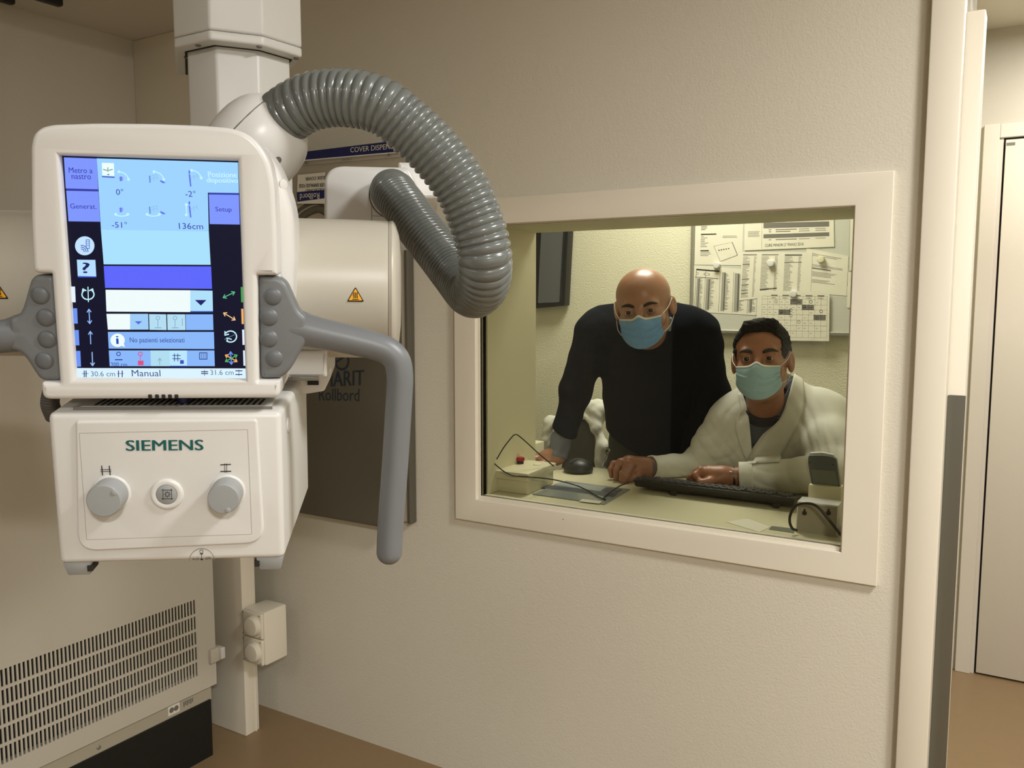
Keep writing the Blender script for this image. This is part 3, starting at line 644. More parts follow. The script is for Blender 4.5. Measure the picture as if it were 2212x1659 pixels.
# --- elbow cover from which the hose leaves
A0 = D(617,250,1.0); A1 = D(530,340,1.0); axw = (A1-A0)/np.linalg.norm(A1-A0)
HMi = HM.inverted(); a0 = np.array(HMi @ Vector(A0)); axl = HRn.T @ axw
k_ = 1.0/F_PX
hp(MB().lathe(a0, axl, [(k_*h, k_*r) for h, r in ((3,40),(0,57),(0,62),(4,67),(10,72.5),(18,79.5),(27,85.5),(38,90.5),(52,94.5),(68,97.5),(85,98.5),(105,98),(130,95),(165,88),(200,80))], 72), 'elbow_cover', M['white2'], smooth=50, label='rounded white elbow cover under the hose')
mb = MB()   # mould split line running along the cover
tmp = [(k_*h, k_*r) for h, r in ((0,62.3),(10,72.9),(27,85.9),(52,95),(85,99),(125,96))]
vN = np.cross(axl, np.array([0,1.,0])); vN /= np.linalg.norm(vN); vB = np.cross(axl, vN)
if vB[1] > 0: vB = -vB
if (HRn@vN)@np.array([0,0,1]) < 0: vN = -vN
mb.tube([a0+axl*h+(vN*40*k_*1.0+vB*math.sqrt(r*r-(40*k_)**2)) for h, r in tmp], .0007, 6); hp(mb, 'split_line', M['inkgrey'], smooth=True)
q = HL(630,372,.10); 
hp(MB().lathe(a0+axl*k_*80+(-vN*.62+vB*.78)*k_*98.6, (-vN*.62+vB*.78), [(-.002,.004),(.0006,.004)], 12), 'screw_hole', M['inkgrey'])

# --- handles with their button plates
def handle(side):
    if side > 0:
        plate = [(557,597),(600,597),(618,611),(632,643),(645,672),(662,686),(664,737),(650,757),(638,778),(629,796),(609,817),(562,819)]
        cen_ = [(626,712),(644,713),(665,717),(700,724),(760,737),(812,750),(840,762),(858,782),(864,815),(863,850),(860,900),(854,1000),(848,1080),(843,1150),(841,1196)]
        btn = [(589,641),(581,685.5),(581,732),(592,775)]
        R_ = [.0215,.0190,.0168,.0156,.0150,.0145,.0143,.0141,.0139,.0138]+[.0139]*5
    else:
        plate = [(115.5,594),(75,594),(64,604),(57,629),(48,662),(38,682),(16,690),(20,758),(38,760),(54,775),(69,799),(81,817),(92,823),(131.5,824)]
        cen_ = [(58,722),(38,723),(14,727),(-40,736),(-95,752),(-120,770),(-134,800),(-136,850),(-130,950),(-120,1080),(-114,1180)]
        btn = [(87,638),(99,686),(102,733),(96,779)]
        R_ = [.0215,.0190,.0165,.0152,.0145,.0142,.0140]+[.0139]*4
    if side < 0: plate = plate[::-1]
    name = 'grip_handle'
    h = hprism([plate], .0005, .024, .005, name, M['slate'], yl=.0, rad=.006, label='slate-grey grip handle with four round buttons on the right' if side > 0 else 'slate-grey grip handle with four round buttons on the left')
    pts = [HL(x, y, .008) for x, y in cen_]; P3 = spline(pts, 6); n0 = len(P3)
    R3 = np.interp(np.linspace(0, len(R_)-1, n0), range(len(R_)), R_); P3[:, 1] = np.maximum(P3[:, 1], R3-.0004)
    # rounded end
    dirv = P3[-1]-P3[-2]; dirv /= np.linalg.norm(dirv); r = R3[-1]
    ext = [(math.sin(t), math.cos(t)) for t in np.linspace(.2, 1.5, 7)]
    P3 = np.vstack([P3]+[P3[-1:]+dirv*r*s_ for s_, c_ in ext]); R3 = np.r_[R3, [r*c_ for s_, c_ in ext]]
    hp(MB().tube(P3, R3, 40), 'handle_bar', M['slate'], h, 60)
    # fillet body where bar meets plate
    for (x, y) in btn:
        c = HL(x, y, .0005); r = .0086
        hp(MB().lathe((c[0],.001,c[2]),(0,-1,0),[(0,r*1.06),(.0004,r*1.06),(.0006,r),(.0016,r*.93),(.0026,r*.75),(.0032,r*.45),(.0034,.0003)],32), 'button', M['slate_dark'], h, 60)
    mb = MB()
    for (x, y) in btn:
        for dy in (-24,22):
            a = HL(x-30*side if side > 0 else x+34, y+dy, -.0); 
            c = HL(x, y+dy, 0); mb.box((min(a[0],c[0]),.0000,a[2]-.0002),(max(a[0],c[0]),.0007,a[2]+.0002))
    if side > 0:
        pass
    return h
handle(1); handle(-1)

# --- mount between housing and collimator
y1c = .205
mnt = [(640,768),(712,768),(713,790),(713,850),(700,850),(692,858),(660,862),(600,860),(560,800)]
hprism([[(300,760),(716,760),(716,812),(700,846),(662,852),(300,852)]], .16, .235, .004, 'collimator_mount', M['white2'], yl=.16, rad=.003)
hprism([[(300,758),(706,758),(706,816),(300,816)]], .10, .162, .004, 'mount_flange', M['white2'], yl=.10, rad=.002)
hprism([[(628,812),(688,815),(688,823),(640,823),(630,819)]], .095, .100, .001, 'release_lever', M['steel'], yl=.095, rad=.001)
hprism([[(664,824),(688,824),(688,832),(664,832)]], .155, .1595, .0005, 'mount_slot', M['gap'], yl=.155)
# dark gasket cable at left between panel and collimator
pts = spline([HL(112,845,.10), HL(108,872,.10), HL(118,900,.11)], 10); P3, L_ = resample(pts, 60)
hp(MB().tube(P3, [.0085+.0012*abs(math.sin(i*.9)) for i in range(60)], 20), 'cable_gaiter', mat('dark_rubber', (78,74,70), .6), smooth=True)

# --- collimator
CZT = (HL(355,891,0)[2]); 
col_q = [H2(102,894,0), H2(607,889,0), H2(614,1203,0), H2(128,1223,0)]
xl_, xr_ = (col_q[0][0]+col_q[3][0])/2, (col_q[1][0]+col_q[2][0])/2; zt_c = (col_q[0][1]+col_q[1][1])/2; zb_c = (col_q[2][1]+col_q[3][1])/2
yb = .21
xrb = HL(665,960,yb)[0]; xlb = xl_+(xr_-xrb)
bm = bmesh.new(); bot = [(xl_,0,zb_c),(xr_,0,zb_c),(xrb,yb,zb_c+.006),(xlb,yb,zb_c+.006)]; top = [(xl_,0,zt_c),(xr_,0,zt_c),(xrb,yb,zt_c+.002),(xlb,yb,zt_c+.002)]
vb = [bm.verts.new(p_) for p_ in bot+top]
for f_ in [(0,3,2,1),(4,5,6,7),(0,1,5,4),(1,2,6,5),(2,3,7,6),(3,0,4,7)]: bm.faces.new([vb[i] for i in f_])
bmesh.ops.bevel(bm, geom=bm.edges[:], offset=.006, segments=4, profile=.5, affect='EDGES'); bmesh.ops.recalc_face_normals(bm, faces=bm.faces[:]); bm.verts.index_update()
mb = MB(); mb.add([v.co[:] for v in bm.verts], [tuple(v.index for v in f.verts) for f in bm.faces]); bm.free()
col_o = hp(mb, 'collimator', M['white'], smooth=35, label='white collimator box with two knobs')
V, Fc = prism([round_poly([H2(164,908,0),H2(556,904,0),H2(572,1172,0),H2(169,1190,0)], [.004,.004,.020,.020], 8)], -.0028, .004, .0026, 4)
mb = MB(); mb.add(V, Fc); hp(mb, 'raised_panel', M['white'], col_o)
yf = -.0029
mb = MB(); pts = [(171,936),(535,928),(544,1154),(187,1166)]
for i in range(4):
    a, c = HL(*pts[i], yf), HL(*pts[(i+1)%4], yf); d = (c-a)/np.linalg.norm(c-a); nn = np.array([-d[2],0,d[0]])*.00022
    mb.add([a-nn, c-nn, c+nn, a+nn], [(0,1,2,3)])
hp(mb, 'foil_edge', M['foil'], col_o, False)
mb = MB(); text_quad(mb, 'SIEMENS', HL(273,974,yf-.0003), HL(439,972.5,yf-.0003), HL(272,951,yf-.0003), .045); hp(mb, 'maker_lettering', M['teal'], col_o, False)
def ink(name, segs, m='ink', par=None, yl=yf-.0003):
    mb = MB()
    for (x0_, y0_, x1_, y1_, wd) in segs:
        a = np.array([x0_, y0_], float); c = np.array([x1_, y1_], float); d = c-a; nn = np.array([-d[1], d[0]])/(np.linalg.norm(d)+1e-9)*wd/2
        mb.add([HL(*p_, yl) for p_ in (a-nn, c-nn, c+nn, a+nn)], [(0,1,2,3)])
    return hp(mb, name, M[m], par or col_o, False)
ink('width_symbol', [(219.5,1006,221.5,1027,2.2),(236,1006,238,1027,2.2),(217,1014.5,240,1014.5,1.2),(217,1018.8,240.5,1018.3,1.2)])
ink('height_symbol', [(476,1004,499,1003,2),(476,1018.5,499.5,1018,2),(485,1001,485.7,1021,1.2),(489.5,1001,490,1021,1.2)])
def knob(fx, fy, bx, by, r, dot):
    c1 = HL(fx, fy, -.030); c0_ = HL(bx, by, yf); x_, z_ = (c1[0]+c0_[0])/2, (c1[2]+c0_[2])/2
    hp(MB().lathe((x_,-.0025,z_),(0,-1,0),[(0,r*1.12),(.001,r*1.12),(.0016,r*1.08)],48), 'knob_ring', M['white2'], col_o, 50)
    k = hp(MB().lathe((x_,-.003,z_),(0,-1,0),[(0,r),(.006,r),(.022,r*.985),(.0235,r*.965),(.0245,r*.92),(.0246,r*.86),(.0246,.0006)],56), 'knob', M['knob'], col_o, 45)
    t = math.radians(dot); dx, dz = math.cos(t)*r*.78, math.sin(t)*r*.78
    hp(MB().lathe((x_+dx,-.0268,z_+dz),(0,-1,0),[(0,.0030),(.0012,.0028),(.0016,.002)],18), 'knob_dot', M['knob'], col_o, 45); return k
knob(226,1082,236,1068,.0168,40); knob(484,1076,489,1066,.0158,-70)
c = HL(361,1067,yf)
hp(MB().lathe((c[0],-.0025,c[2]),(0,-1,0),[(0,.0162),(.0018,.0160),(.003,.0150),(.0034,.0128),(.003,.0106),(.002,.0104)],48), 'light_button_ring', M['white2'], col_o, 50)
lb = hp(MB().lathe((c[0],-.0028,c[2]),(0,-1,0),[(0,.0103),(.0022,.0103),(.0026,.0098),(.0027,.001)],40), 'light_button', M['knob'], col_o, 45)
s_ = 10.5; cx, cy = 361.5, 1068
yq = -.0060
ink('light_symbol', [(cx-s_-2,cy-s_+1,cx+s_+1,cy-s_+1,1.2),(cx-s_-2,cy+s_-1,cx+s_+2,cy+s_-1,1.2),(cx-s_+1,cy-s_-1,cx-s_+1,cy+s_+2,1.2),(cx+s_-2,cy-s_-2,cx+s_-1,cy+s_+1,1.2)]+[(cx+4*math.cos(t),cy+4*math.sin(t),cx+7*math.cos(t),cy+7*math.sin(t),1.3) for t in np.linspace(0,6.28,9)[:-1]]+[(cx+4*math.cos(t),cy+4*math.sin(t),cx+4*math.cos(t+.7),cy+4*math.sin(t+.7),1) for t in np.linspace(0,6.28,10)[:-1]], yl=yq)
# tape-measure badge at the lower rim
yb_ = -.0004
segs = [(a[0],a[1],b2[0],b2[1],1.1) for a, b2 in zip(arc(436,1212,27,27,180,358,16)[:-1], arc(436,1212,27,27,180,358,16)[1:])]
ink('badge_outline', segs, 'inkgrey', yl=yb_)
segs = [(a[0],a[1],b2[0],b2[1],1) for a, b2 in zip(arc(435,1191.5,3.6,3.6,0,360,12)[:-1], arc(435,1191.5,3.6,3.6,0,360,12)[1:])]
ink('badge_symbol', segs+[(432,1196.5,439,1196.5,1.8),(435.5,1197,435.6,1208,1),(433,1208.5,438.5,1208.5,3)], yl=yb_)
mb = MB(); text_quad(mb, 'inch', HL(416,1210,yb_), HL(430,1209.6,yb_), HL(416,1204.5,yb_), .01); text_quad(mb, 'cm', HL(444,1209,yb_), HL(455,1208.4,yb_), HL(444,1204.5,yb_), .01); hp(mb, 'badge_lettering', M['ink'], col_o, False)
# top of the collimator: recessed dark deck with slots
hp(MB().box((xl_+.020,.012,zt_c+.0002),(xr_-.010,.014,zt_c+.0032)), 'deck_edge', M['inkgrey'], col_o, False)
hp(MB().rbox((xl_+.024,.018,zt_c-.001),(xr_-.012,.165,zt_c+.0025),.001,1), 'deck', M['white'], col_o)
mb = MB(); n = 28
for i in range(n):
    x_ = xl_+.036+(xr_-xl_-.062)*i/(n-1); mb.hexa([(x_,.024,zt_c+.0025),(x_+.0024,.024,zt_c+.0025),(x_+.0044,.050,zt_c+.0027),(x_+.002,.050,zt_c+.0027)], [(x_,.024,zt_c+.0030),(x_+.0024,.024,zt_c+.0030),(x_+.0044,.050,zt_c+.0032),(x_+.002,.050,zt_c+.0032)])
hp(mb, 'vent_slots', M['gap'], col_o, False, kind='stuff')
q = HL(392,858,.03); hp(MB().lathe((q[0],.035,zt_c+.0028),(0,0,1),[(0,.006),(.010,.006),(.012,.004)],20), 'laser_port', M['navy'], col_o, 45)
# side lens and plug
ps = HL(624,915,.05)
t_ = .05/yb; xs2 = xr_+(xrb-xr_)*.22
hp(MB().lathe((xs2+.0002,yb*.22,ps[2]),(1,0,0),[(-.001,.0085),(.001,.0085),(.0014,.0065),(.0008,.0060),(.0008,.0001)],24), 'side_lens', M['white2'], col_o, 45)
# slate rails under both sides
for sx_, pxs in ((1, None), (-1, None)):
    xo = (xr_ if sx_ > 0 else xl_); xi = xo-sx_*.030
    a, c = sorted((xo-sx_*.002, xi))
    mb = MB(); mb.hexa([(a+.003,.006,zb_c-.015),(c-.003,.006,zb_c-.015),(c-.003,.200,zb_c-.009),(a+.003,.200,zb_c-.009)], [(a,.002,zb_c+.001),(c,.002,zb_c+.001),(c,.206,zb_c+.007),(a,.206,zb_c+.007)])
    bmr = bmesh.new(); vv = [bmr.verts.new(p_) for p_ in mb.v]; [bmr.faces.new([vv[i] for i in f_]) for f_ in mb.f]
    bmesh.ops.bevel(bmr, geom=bmr.edges[:], offset=.002, segments=2, profile=.5, affect='EDGES'); bmr.verts.index_update()
    mb = MB(); mb.add([v.co[:] for v in bmr.verts], [tuple(v.index for v in f.verts) for f in bmr.faces]); bmr.free()
    hp(mb, 'accessory_rail', M['knob'], col_o)
    hp(MB().box((xi-.001 if sx_ > 0 else xi-.004,.0015,zb_c-.009),(xi+.004 if sx_ > 0 else xi+.001,.02,zb_c-.003)), 'rail_notch', M['gap'], col_o, False)

# ------------------------------------------------------------------ support arm head behind (carries the hose socket)
arm_o = D(800,420,1.27); AM = Matrix.Translation(Vector(arm_o)) @ Matrix.Rotation(math.radians(37.5), 4, 'Z')
ARn = np.array(AM.to_3x3()); Oa = ARn.T @ (C0-arm_o)
def AL(px, py, yl=0.0):
    d = ARn.T @ ray(px, py); t = (yl-Oa[1])/d[1]; return Oa+d*t
ah = empty('support_arm', mw=AM); tag(ah, 'white rounded support arm housing behind the tube, holding the hose end', 'arm')
def A2(px, py, yl=0.0): p_ = AL(px, py, yl); return (p_[0], p_[2])
V, Fc = prism([round_poly([A2(700,357),A2(883,361),A2(918,430),A2(918,498),A2(700,520)], [.030,.008,.02,.004,.004], 8)], 0, .10, .006)
mb = MB(); mb.add(V, Fc); mb.obj('arm_housing', M['white2'], ah, 35)
V, Fc = prism([round_poly([A2(860,350,.03),A2(944,352,.03),A2(944,428,.03),A2(860,428,.03)], .003)], .03, .16, .004)
mb = MB(); mb.add(V, Fc); mb.obj('side_box', M['white2'], ah, 35)
cxh = AL(850,421,0)
mb = MB(); mb.lathe((cxh[0],0,cxh[2]),(0,-1,0),[(-.002,.034),(.004,.034),(.0055,.0325),(.0045,.031),(-.001,.031)],56); mb.obj('hose_socket', M['white2'], ah, 50)
mb = MB(); mb.lathe((cxh[0],0,cxh[2]),(0,-1,0),[(-.002,.0362),(.0006,.0362),(.0008,.034)],56); mb.obj('socket_gap', M['inkgrey'], ah, 50)
mb = MB(); a = AL(803,425,-.0003); c = AL(803,640,-.0003); mb.add([a-[.0004,0,0],a+[.0004,0,0],c+[.0004,0,0],c-[.0004,0,0]], [(0,1,2,3)]); mb.obj('panel_joint', M['inkgrey'], ah)
a = AL(803,467,-.0003); c = AL(850,468,-.0003); mb = MB(); mb.add([a,c,c+[0,0,.0006],a+[0,0,.0006]], [(0,1,2,3)]); mb.obj('panel_joint', M['inkgrey'], ah)
# arm core reaching to the column
cw = np.array(AM.inverted() @ Vector((cen[0], cen[1], 1.45)))
MB().rbox((cw[0]-.09,.02,AL(760,640)[2]-.02),(AL(700,500,0)[0]+.05,.16,AL(760,505)[2]),.01,2).obj('arm_beam', M['white2'], ah, 35)

# ------------------------------------------------------------------ corrugated hose
hz = [(612,255,.990),(617,250,.985),(646,231,.975),(682,217,.97),(733,211,.965),(788,217,.96),(833,234,.96),(873,265,.965),(918,305,.97),(964,357,.975),(999,408,.98),(1022,459,.985),(1040,514,.99),(1048,566,1.0),(1043,612,1.035),(1020,632,1.085),(986,594,1.135),(948,545,1.165),(906,492,1.19),(876,450,1.21),(853,421,1.235),(846,412,1.262)]
P3 = spline([D(*h_) for h_ in hz], 14); P3, L_ = resample(P3, 3000)
pitch = .0088; s_ = np.linspace(0, L_, 3000)
# smooth radius
pv = np.interp(s_/L_, [0, .55, .68, .8, 1], [.0092, .0092, .0078, .0064, .0060]); phs = np.cumsum(1/pv)*(s_[1]-s_[0])
w_ = np.abs(np.sin(math.pi*phs))**.75
Rr = .0288+.0032*w_; step = 2
sel = np.arange(0, 3000, step)
mb = MB().tube(P3[sel], Rr[sel], 44)
hs = mb.obj('corrugated_hose', M['hose'], None, True); tag(hs, 'glossy grey corrugated hose arching from the tube head to the support arm', 'hose')
# ------------------------------------------------------------------ signed-distance modelling for the two men
def smin(a, b, k): h = np.maximum(k-np.abs(a-b), 0)/k; return np.minimum(a, b)-h*h*k*.25
def smax(a, b, k): return -smin(-a, -b, k)
def cap(P, a, b, ra, rb, sy=1.0):
    a = np.asarray(a, float); b = np.asarray(b, float); s = np.array([1, sy, 1]); Pa = (P-a)*s; ba = (b-a)*s
    t = np.clip(Pa@ba/max(ba@ba, 1e-9), 0, 1); return (np.linalg.norm(Pa-t[:, None]*ba, axis=1)-(ra+(rb-ra)*t))
def ell(P, c, r):
    r = np.asarray(r, float); q = (P-np.asarray(c, float)); k0 = np.linalg.norm(q/r, axis=1); k1 = np.linalg.norm(q/(r*r), axis=1); return k0*(k0-1)/np.maximum(k1, 1e-9)
def wob(P, s, a, seed=0.0):
    x, y, z = (P*s).T; return a*(np.sin(x*1.3+2.1*np.sin(z*.9+seed)+seed)*np.cos(y*1.7+1.3*np.sin(x*.8))+.5*np.sin(z*2.3+1.7*np.sin(y*1.1+x)+seed*2))
def surf(f, lo, hi, h):
    lo = np.array(lo, float); hi = np.array(hi, float); B = 8; nb = np.ceil((hi-lo)/(B*h)).astype(int); n = nb*B
    g = np.stack(np.meshgrid(*[np.arange(k) for k in nb], indexing='ij'), -1).reshape(-1, 3); cen_ = lo+(g*B+B/2)*h
    dc = f(cen_); V = np.repeat(np.repeat(np.repeat(dc.reshape(nb), B, 0), B, 1), B, 2).astype(np.float32)
    act = g[np.abs(dc) < B*h*.95+.012]; off = np.stack(np.meshgrid(*[np.arange(B)]*3, indexing='ij'), -1).reshape(-1, 3)
    for i in range(0, len(act), 400):
        idx = (act[i:i+400, None, :]*B+off[None]).reshape(-1, 3); V[idx[:, 0], idx[:, 1], idx[:, 2]] = f(lo+idx*h)
    ins = V < 0; nx, ny, nz = n
    cnt = np.zeros((nx-1, ny-1, nz-1), np.int8)
    for a in (0, 1):
        for b_ in (0, 1):
            for c in (0, 1): cnt += ins[a:nx-1+a, b_:ny-1+b_, c:nz-1+c]
    m = (cnt > 0) & (cnt < 8); ci = np.argwhere(m); ids = -np.ones(m.shape, np.int64); ids[m] = np.arange(len(ci))
    acc = np.zeros((len(ci), 3)); num = np.zeros(len(ci))
    cor = [(a, b_, c) for a in (0, 1) for b_ in (0, 1) for c in (0, 1)]
    for p in cor:
        for ax in range(3):
            if p[ax]: continue
            q = list(p); q[ax] = 1
            v0 = V[ci[:, 0]+p[0], ci[:, 1]+p[1], ci[:, 2]+p[2]]; v1 = V[ci[:, 0]+q[0], ci[:, 1]+q[1], ci[:, 2]+q[2]]
            s = (v0 < 0) != (v1 < 0); t = np.where(s, v0/np.where(v0-v1 == 0, 1, v0-v1), 0)
            pt = np.array(p, float)[None]+t[:, None]*(np.array(q)-np.array(p))[None]; acc[s] += pt[s]; num[s] += 1
    VV = lo+(ci+acc/np.maximum(num, 1)[:, None])*h; F_ = []
    for ax in range(3):
        o = [i for i in range(3) if i != ax]; sl0 = [slice(None)]*3; sl1 = [slice(None)]*3; sl0[ax] = slice(0, n[ax]-1); sl1[ax] = slice(1, n[ax])
        ch = ins[tuple(sl0)] != ins[tuple(sl1)]; e = np.argwhere(ch)
        e = e[(e[:, o[0]] > 0) & (e[:, o[1]] > 0) & (e[:, o[0]] < n[o[0]]-1) & (e[:, o[1]] < n[o[1]]-1)]
        def cid(d0, d1): q = e.copy(); q[:, o[0]] += d0; q[:, o[1]] += d1; return ids[q[:, 0], q[:, 1], q[:, 2]]
        Q = np.stack([cid(-1, -1), cid(0, -1), cid(0, 0), cid(-1, 0)], 1); s = ins[e[:, 0], e[:, 1], e[:, 2]]
        if ax == 1: s = ~s
        Q[~s] = Q[~s][:, ::-1]; F_.append(Q)
    return VV, np.concatenate(F_)
def mesh_np(name, V, Fq, m, parent, label=None):
    me = bpy.data.meshes.new(name); inv = np.array(world_of(parent).inverted()) if parent else np.eye(4)
    V = V@inv[:3, :3].T+inv[:3, 3]; me.vertices.add(len(V)); me.vertices.foreach_set('co', V.astype(np.float32).ravel())
    k = Fq.shape[1]; me.loops.add(Fq.size); me.loops.foreach_set('vertex_index', Fq.astype(np.int32).ravel()); me.polygons.add(len(Fq))
    me.polygons.foreach_set('loop_start', np.arange(0, Fq.size, k, dtype=np.int32)); me.polygons.foreach_set('loop_total', np.full(len(Fq), k, np.int32))
    me.update(calc_edges=True); me.validate(); finish(me, m, True); o = link(name, me, parent)
    if label: o['label'] = label
    return o
def drape(f, A, B, nu, nv, off=.003, thick=.003, y0=2.15):
    """grid between two pixel polylines laid on the surface f; returns verts, faces of a thin slab"""
    A = resample(np.array(A, float), nu)[0]; B = resample(np.array(B, float), nu)[0]
    px = np.array([A+(B-A)*(j/(nv-1)) for j in range(nv)]).reshape(-1, 2)
    d = np.array([ray(x, y) for x, y in px]); ln = np.linalg.norm(d, axis=1)[:, None]; d = d/ln; t = y0/d[:, 1]
    for _ in range(60): t = t+np.clip(f(C0+d*t[:, None])-off, -.01, .04)*.7
    P = C0+d*t[:, None]; n = len(P); V = np.vstack([P, P+d*thick]); return slab(V, n, nu, nv)
def slab(V, n, nu, nv):
    F_ = []
    for j in range(nv-1):
        for i in range(nu-1):
            a = j*nu+i; q = (a, a+1, a+nu+1, a+nu); F_.append(q); F_.append(tuple(k+n for k in q[::-1]))
    bd = [j for j in range(nu)]+[j*nu+nu-1 for j in range(1, nv)]+[(nv-1)*nu+i for i in range(nu-2, -1, -1)]+[j*nu for j in range(nv-2, 0, -1)]
    for i in range(len(bd)): a, b_ = bd[i], bd[(i+1) % len(bd)]; F_.append((b_, a, a+n, b_+n))
    return V, np.array(F_)
def head_basis(c, yaw, pitch, roll):
    d = (c-C0); d = d/np.linalg.norm(d); x = np.cross(d, [0, 0, 1.]); x /= np.linalg.norm(x); z = np.cross(x, d); B = np.stack([x, d, z], 1)
    r = Matrix.Rotation(math.radians(yaw), 3, 'Z') @ Matrix.Rotation(math.radians(pitch), 3, 'X') @ Matrix.Rotation(math.radians(-roll), 3, 'Y')
    return B@np.array(r)
def head_f(P, s=1.0, cz=.036, ear=1.0):
    P = P/np.asarray(s)
    d = ell(P, (0, .018, cz), (.0765, .097, .084)); d = smin(d, ell(P, (0, -.020, -.046), (.059, .068, .076)), .035)
    d = smin(d, ell(P, (0, .004, -.060), (.062, .060, .052)), .03); d = smin(d, cap(P, (0, -.070, -.108), (0, -.078, -.106), .017, .017), .03)
    d = smin(d, cap(P, (-.036, -.070, .015), (.036, -.070, .015), .0135, .0135), .018)
    for sx in (-1, 1):
        d = smin(d, ell(P, (sx*.042, -.058, -.034), (.022, .026, .022)), .02)                     # cheek bones
        d = smax(d, -ell(P, (sx*.031, -.099, -.001), (.019, .017, .0115)), .012)                  # sockets
        lid = smax(np.linalg.norm(P-np.array([sx*.031, -.0735, -.002]), axis=1)-.0150, -ell(P, (sx*.031, -.092, -.003), (.0132, .013, .0050)), .0015)
        d = smin(d, lid, .004)
    d = smin(d, cap(P, (0, -.082, .004), (0, -.106, -.034), .0085, .0125), .014)
    for sx in (-1, 1):
        e = ell((P-np.array([sx*.0805, .014, -.010]))@np.array([[math.cos(sx*.35), math.sin(sx*.35), 0], [-math.sin(sx*.35), math.cos(sx*.35), 0], [0, 0, 1]]), (0, 0, 0), (.0075*ear, .019, .031))
        e = smax(e, -ell(P, (sx*.0905, .006, -.006), (.008, .010, .017)), .006); d = smin(d, e, .008)
    return d*np.min(s)
def chain(P, pts, k=.006, d=None):
    for (a, ra), (b_, rb) in zip(pts[:-1], pts[1:]):
        c = cap(P, a, b_, ra, rb); d = c if d is None else smin(d, c, k)
    return d
def mask_mesh(fl, tops, half, z_side, z_bot, pleats):
    nu, nv = 41, 30; V = []
    zt = tops
    for j in range(nv):
        v = j/(nv-1)
        for i in range(nu):
            u = -1+2*i/(nu-1)
            ztop = zt+.011*math.exp(-(u/.22)**2)
            # lower rim: side corners high, rounded chin low
            zlow = z_side+(z_bot-z_side)*(1-abs(u)**2.2)**.8
            z = ztop+(zlow-ztop)*v
            wv = half*(1-.05*math.sin(v*math.pi))+.002*v
            x = u*wv*(1-.10*max(0, v-.55)*(1-abs(u)))
            V.append((x, -.20, z, u, v))
    V = np.array(V); P = V[:, :3].copy()
    def fm(Q): return smin(fl(Q), ell(Q, (0, -.052, -.062), (.058, .066, .060)), .03)
    for _ in range(60): P[:, 1] += np.clip(fm(P)-.004, -.01, .03)*.6
    P[:, 1] = np.minimum(P[:, 1], -.022)
    for zp, amp in pleats:   # pleat: sharp step outwards, fading to the nose
        t = (V[:, 4]-zp+.05*(1-np.abs(V[:, 3]))**1.0)/.09
        P[:, 1] -= amp*np.where((t > 0) & (t < 1), (1-t), 0)*(.35+.65*np.abs(V[:, 3])**.7)
    n = len(P); back = P.copy(); back[:, 1] += .0015; S_ = np.vstack([P, back]); return S_, n, nu, nv, P.reshape(nv, nu, 3)
def person(name_label, feet):
    r = empty('person', feet); tag(r, name_label, 'person', 'two masked men behind the window'); return r
def hair_drape(fl, xs, zs, th, off=.0012):
    """eyebrow strip on the head surface in local coordinates"""
    P = []
    for x, z, t in zip(xs, zs, th):
        for k in (-1, 0, 1): P.append((x, -.17, z+k*t/2))
    P = np.array(P)
    for _ in range(50): P[:, 1] += np.clip(fl(P)-off, -.01, .03)*.7
    n = len(P); B = P.copy(); B[:, 1] += .003; return slab(np.vstack([P, B]), n, 3, len(xs))
def face_parts(root, hc, R, fl, sk, brow_th, mask_m, half, zt, zs, zb, browz, s=(1., 1., 1.)):
    s = np.asarray(s)
    tw = lambda Q: np.asarray(Q)@R.T+hc
    for sx in (-1, 1):
        xs = np.linspace(sx*.014, sx*.054, 9); zs_ = browz+.007*np.sin(np.linspace(.1, 2.7, 9)); th = brow_th*np.array([.75, 1, 1.1, 1.1, 1, .9, .8, .6, .3])
        V, F_ = hair_drape(fl, xs, zs_, th); mesh_np('eyebrow', tw(V), F_, M['brow'], root)
        c = tw([[sx*.031*s[0], -.0735*s[1], -.0030*s[2]]])[0]; fw = R@np.array([sx*.02*-1, -1, .03]); fw /= np.linalg.norm(fw)
        mb = MB(); mb.lathe(c, fw, [(math.cos(t)*-.0134, math.sin(t)*.0134) for t in np.linspace(.15, math.pi-.05, 14)], 24); e = child(mb, 'eyeball', M['eye'], root, 60)
        mb = MB(); mb.lathe(c, fw, [(.0115, .0070), (.0124, .0062), (.0136, .0036), (.0139, .0005)], 20); child(mb, 'iris', M['iris'], e, 60)
    S_, n, nu, nv, G = mask_mesh(fl, zt, half, zs, zb, [(.38, .0085), (.60, .0085), (.80, .0055)])
    V, F_ = slab(tw(S_), n, nu, nv); mk = mesh_np('face_mask', V, F_, mask_m, root, 'pleated surgical face mask')
    # white binding along the top
    st = 3; A = G[0:st].reshape(-1, 3).copy(); A[:, 1] -= .0010; B = A.copy(); B[:, 1] += .0010
    V, F_ = slab(tw(np.vstack([A, B])), len(A), nu, st); mesh_np('mask_binding', V, F_, M['maskw'], mk)
    for i, sx in ((0, -1), (nu-1, 1)):
        for j, z1, y1 in ((0, .017, .0), (nv-1 if False else int(nv*.95), -.040, .004)):
            a = G[j, i]; b_ = np.array([sx*.0815*s[0], y1, z1*s[2]]); mid = (a+b_)/2+np.array([sx*.004, -.002, -.002 if z1 > 0 else -.004])
            P3 = spline([tw([a])[0], tw([mid])[0], tw([b_])[0]], 6); child(MB().tube(P3, .0012, 6), 'ear_loop', M['maskw'], mk, True)
    return mk
def finger(base, knuck, mid, tip, r): return [(base, r*1.15), (knuck, r*1.08), (mid, r), (tip, r*.85)]

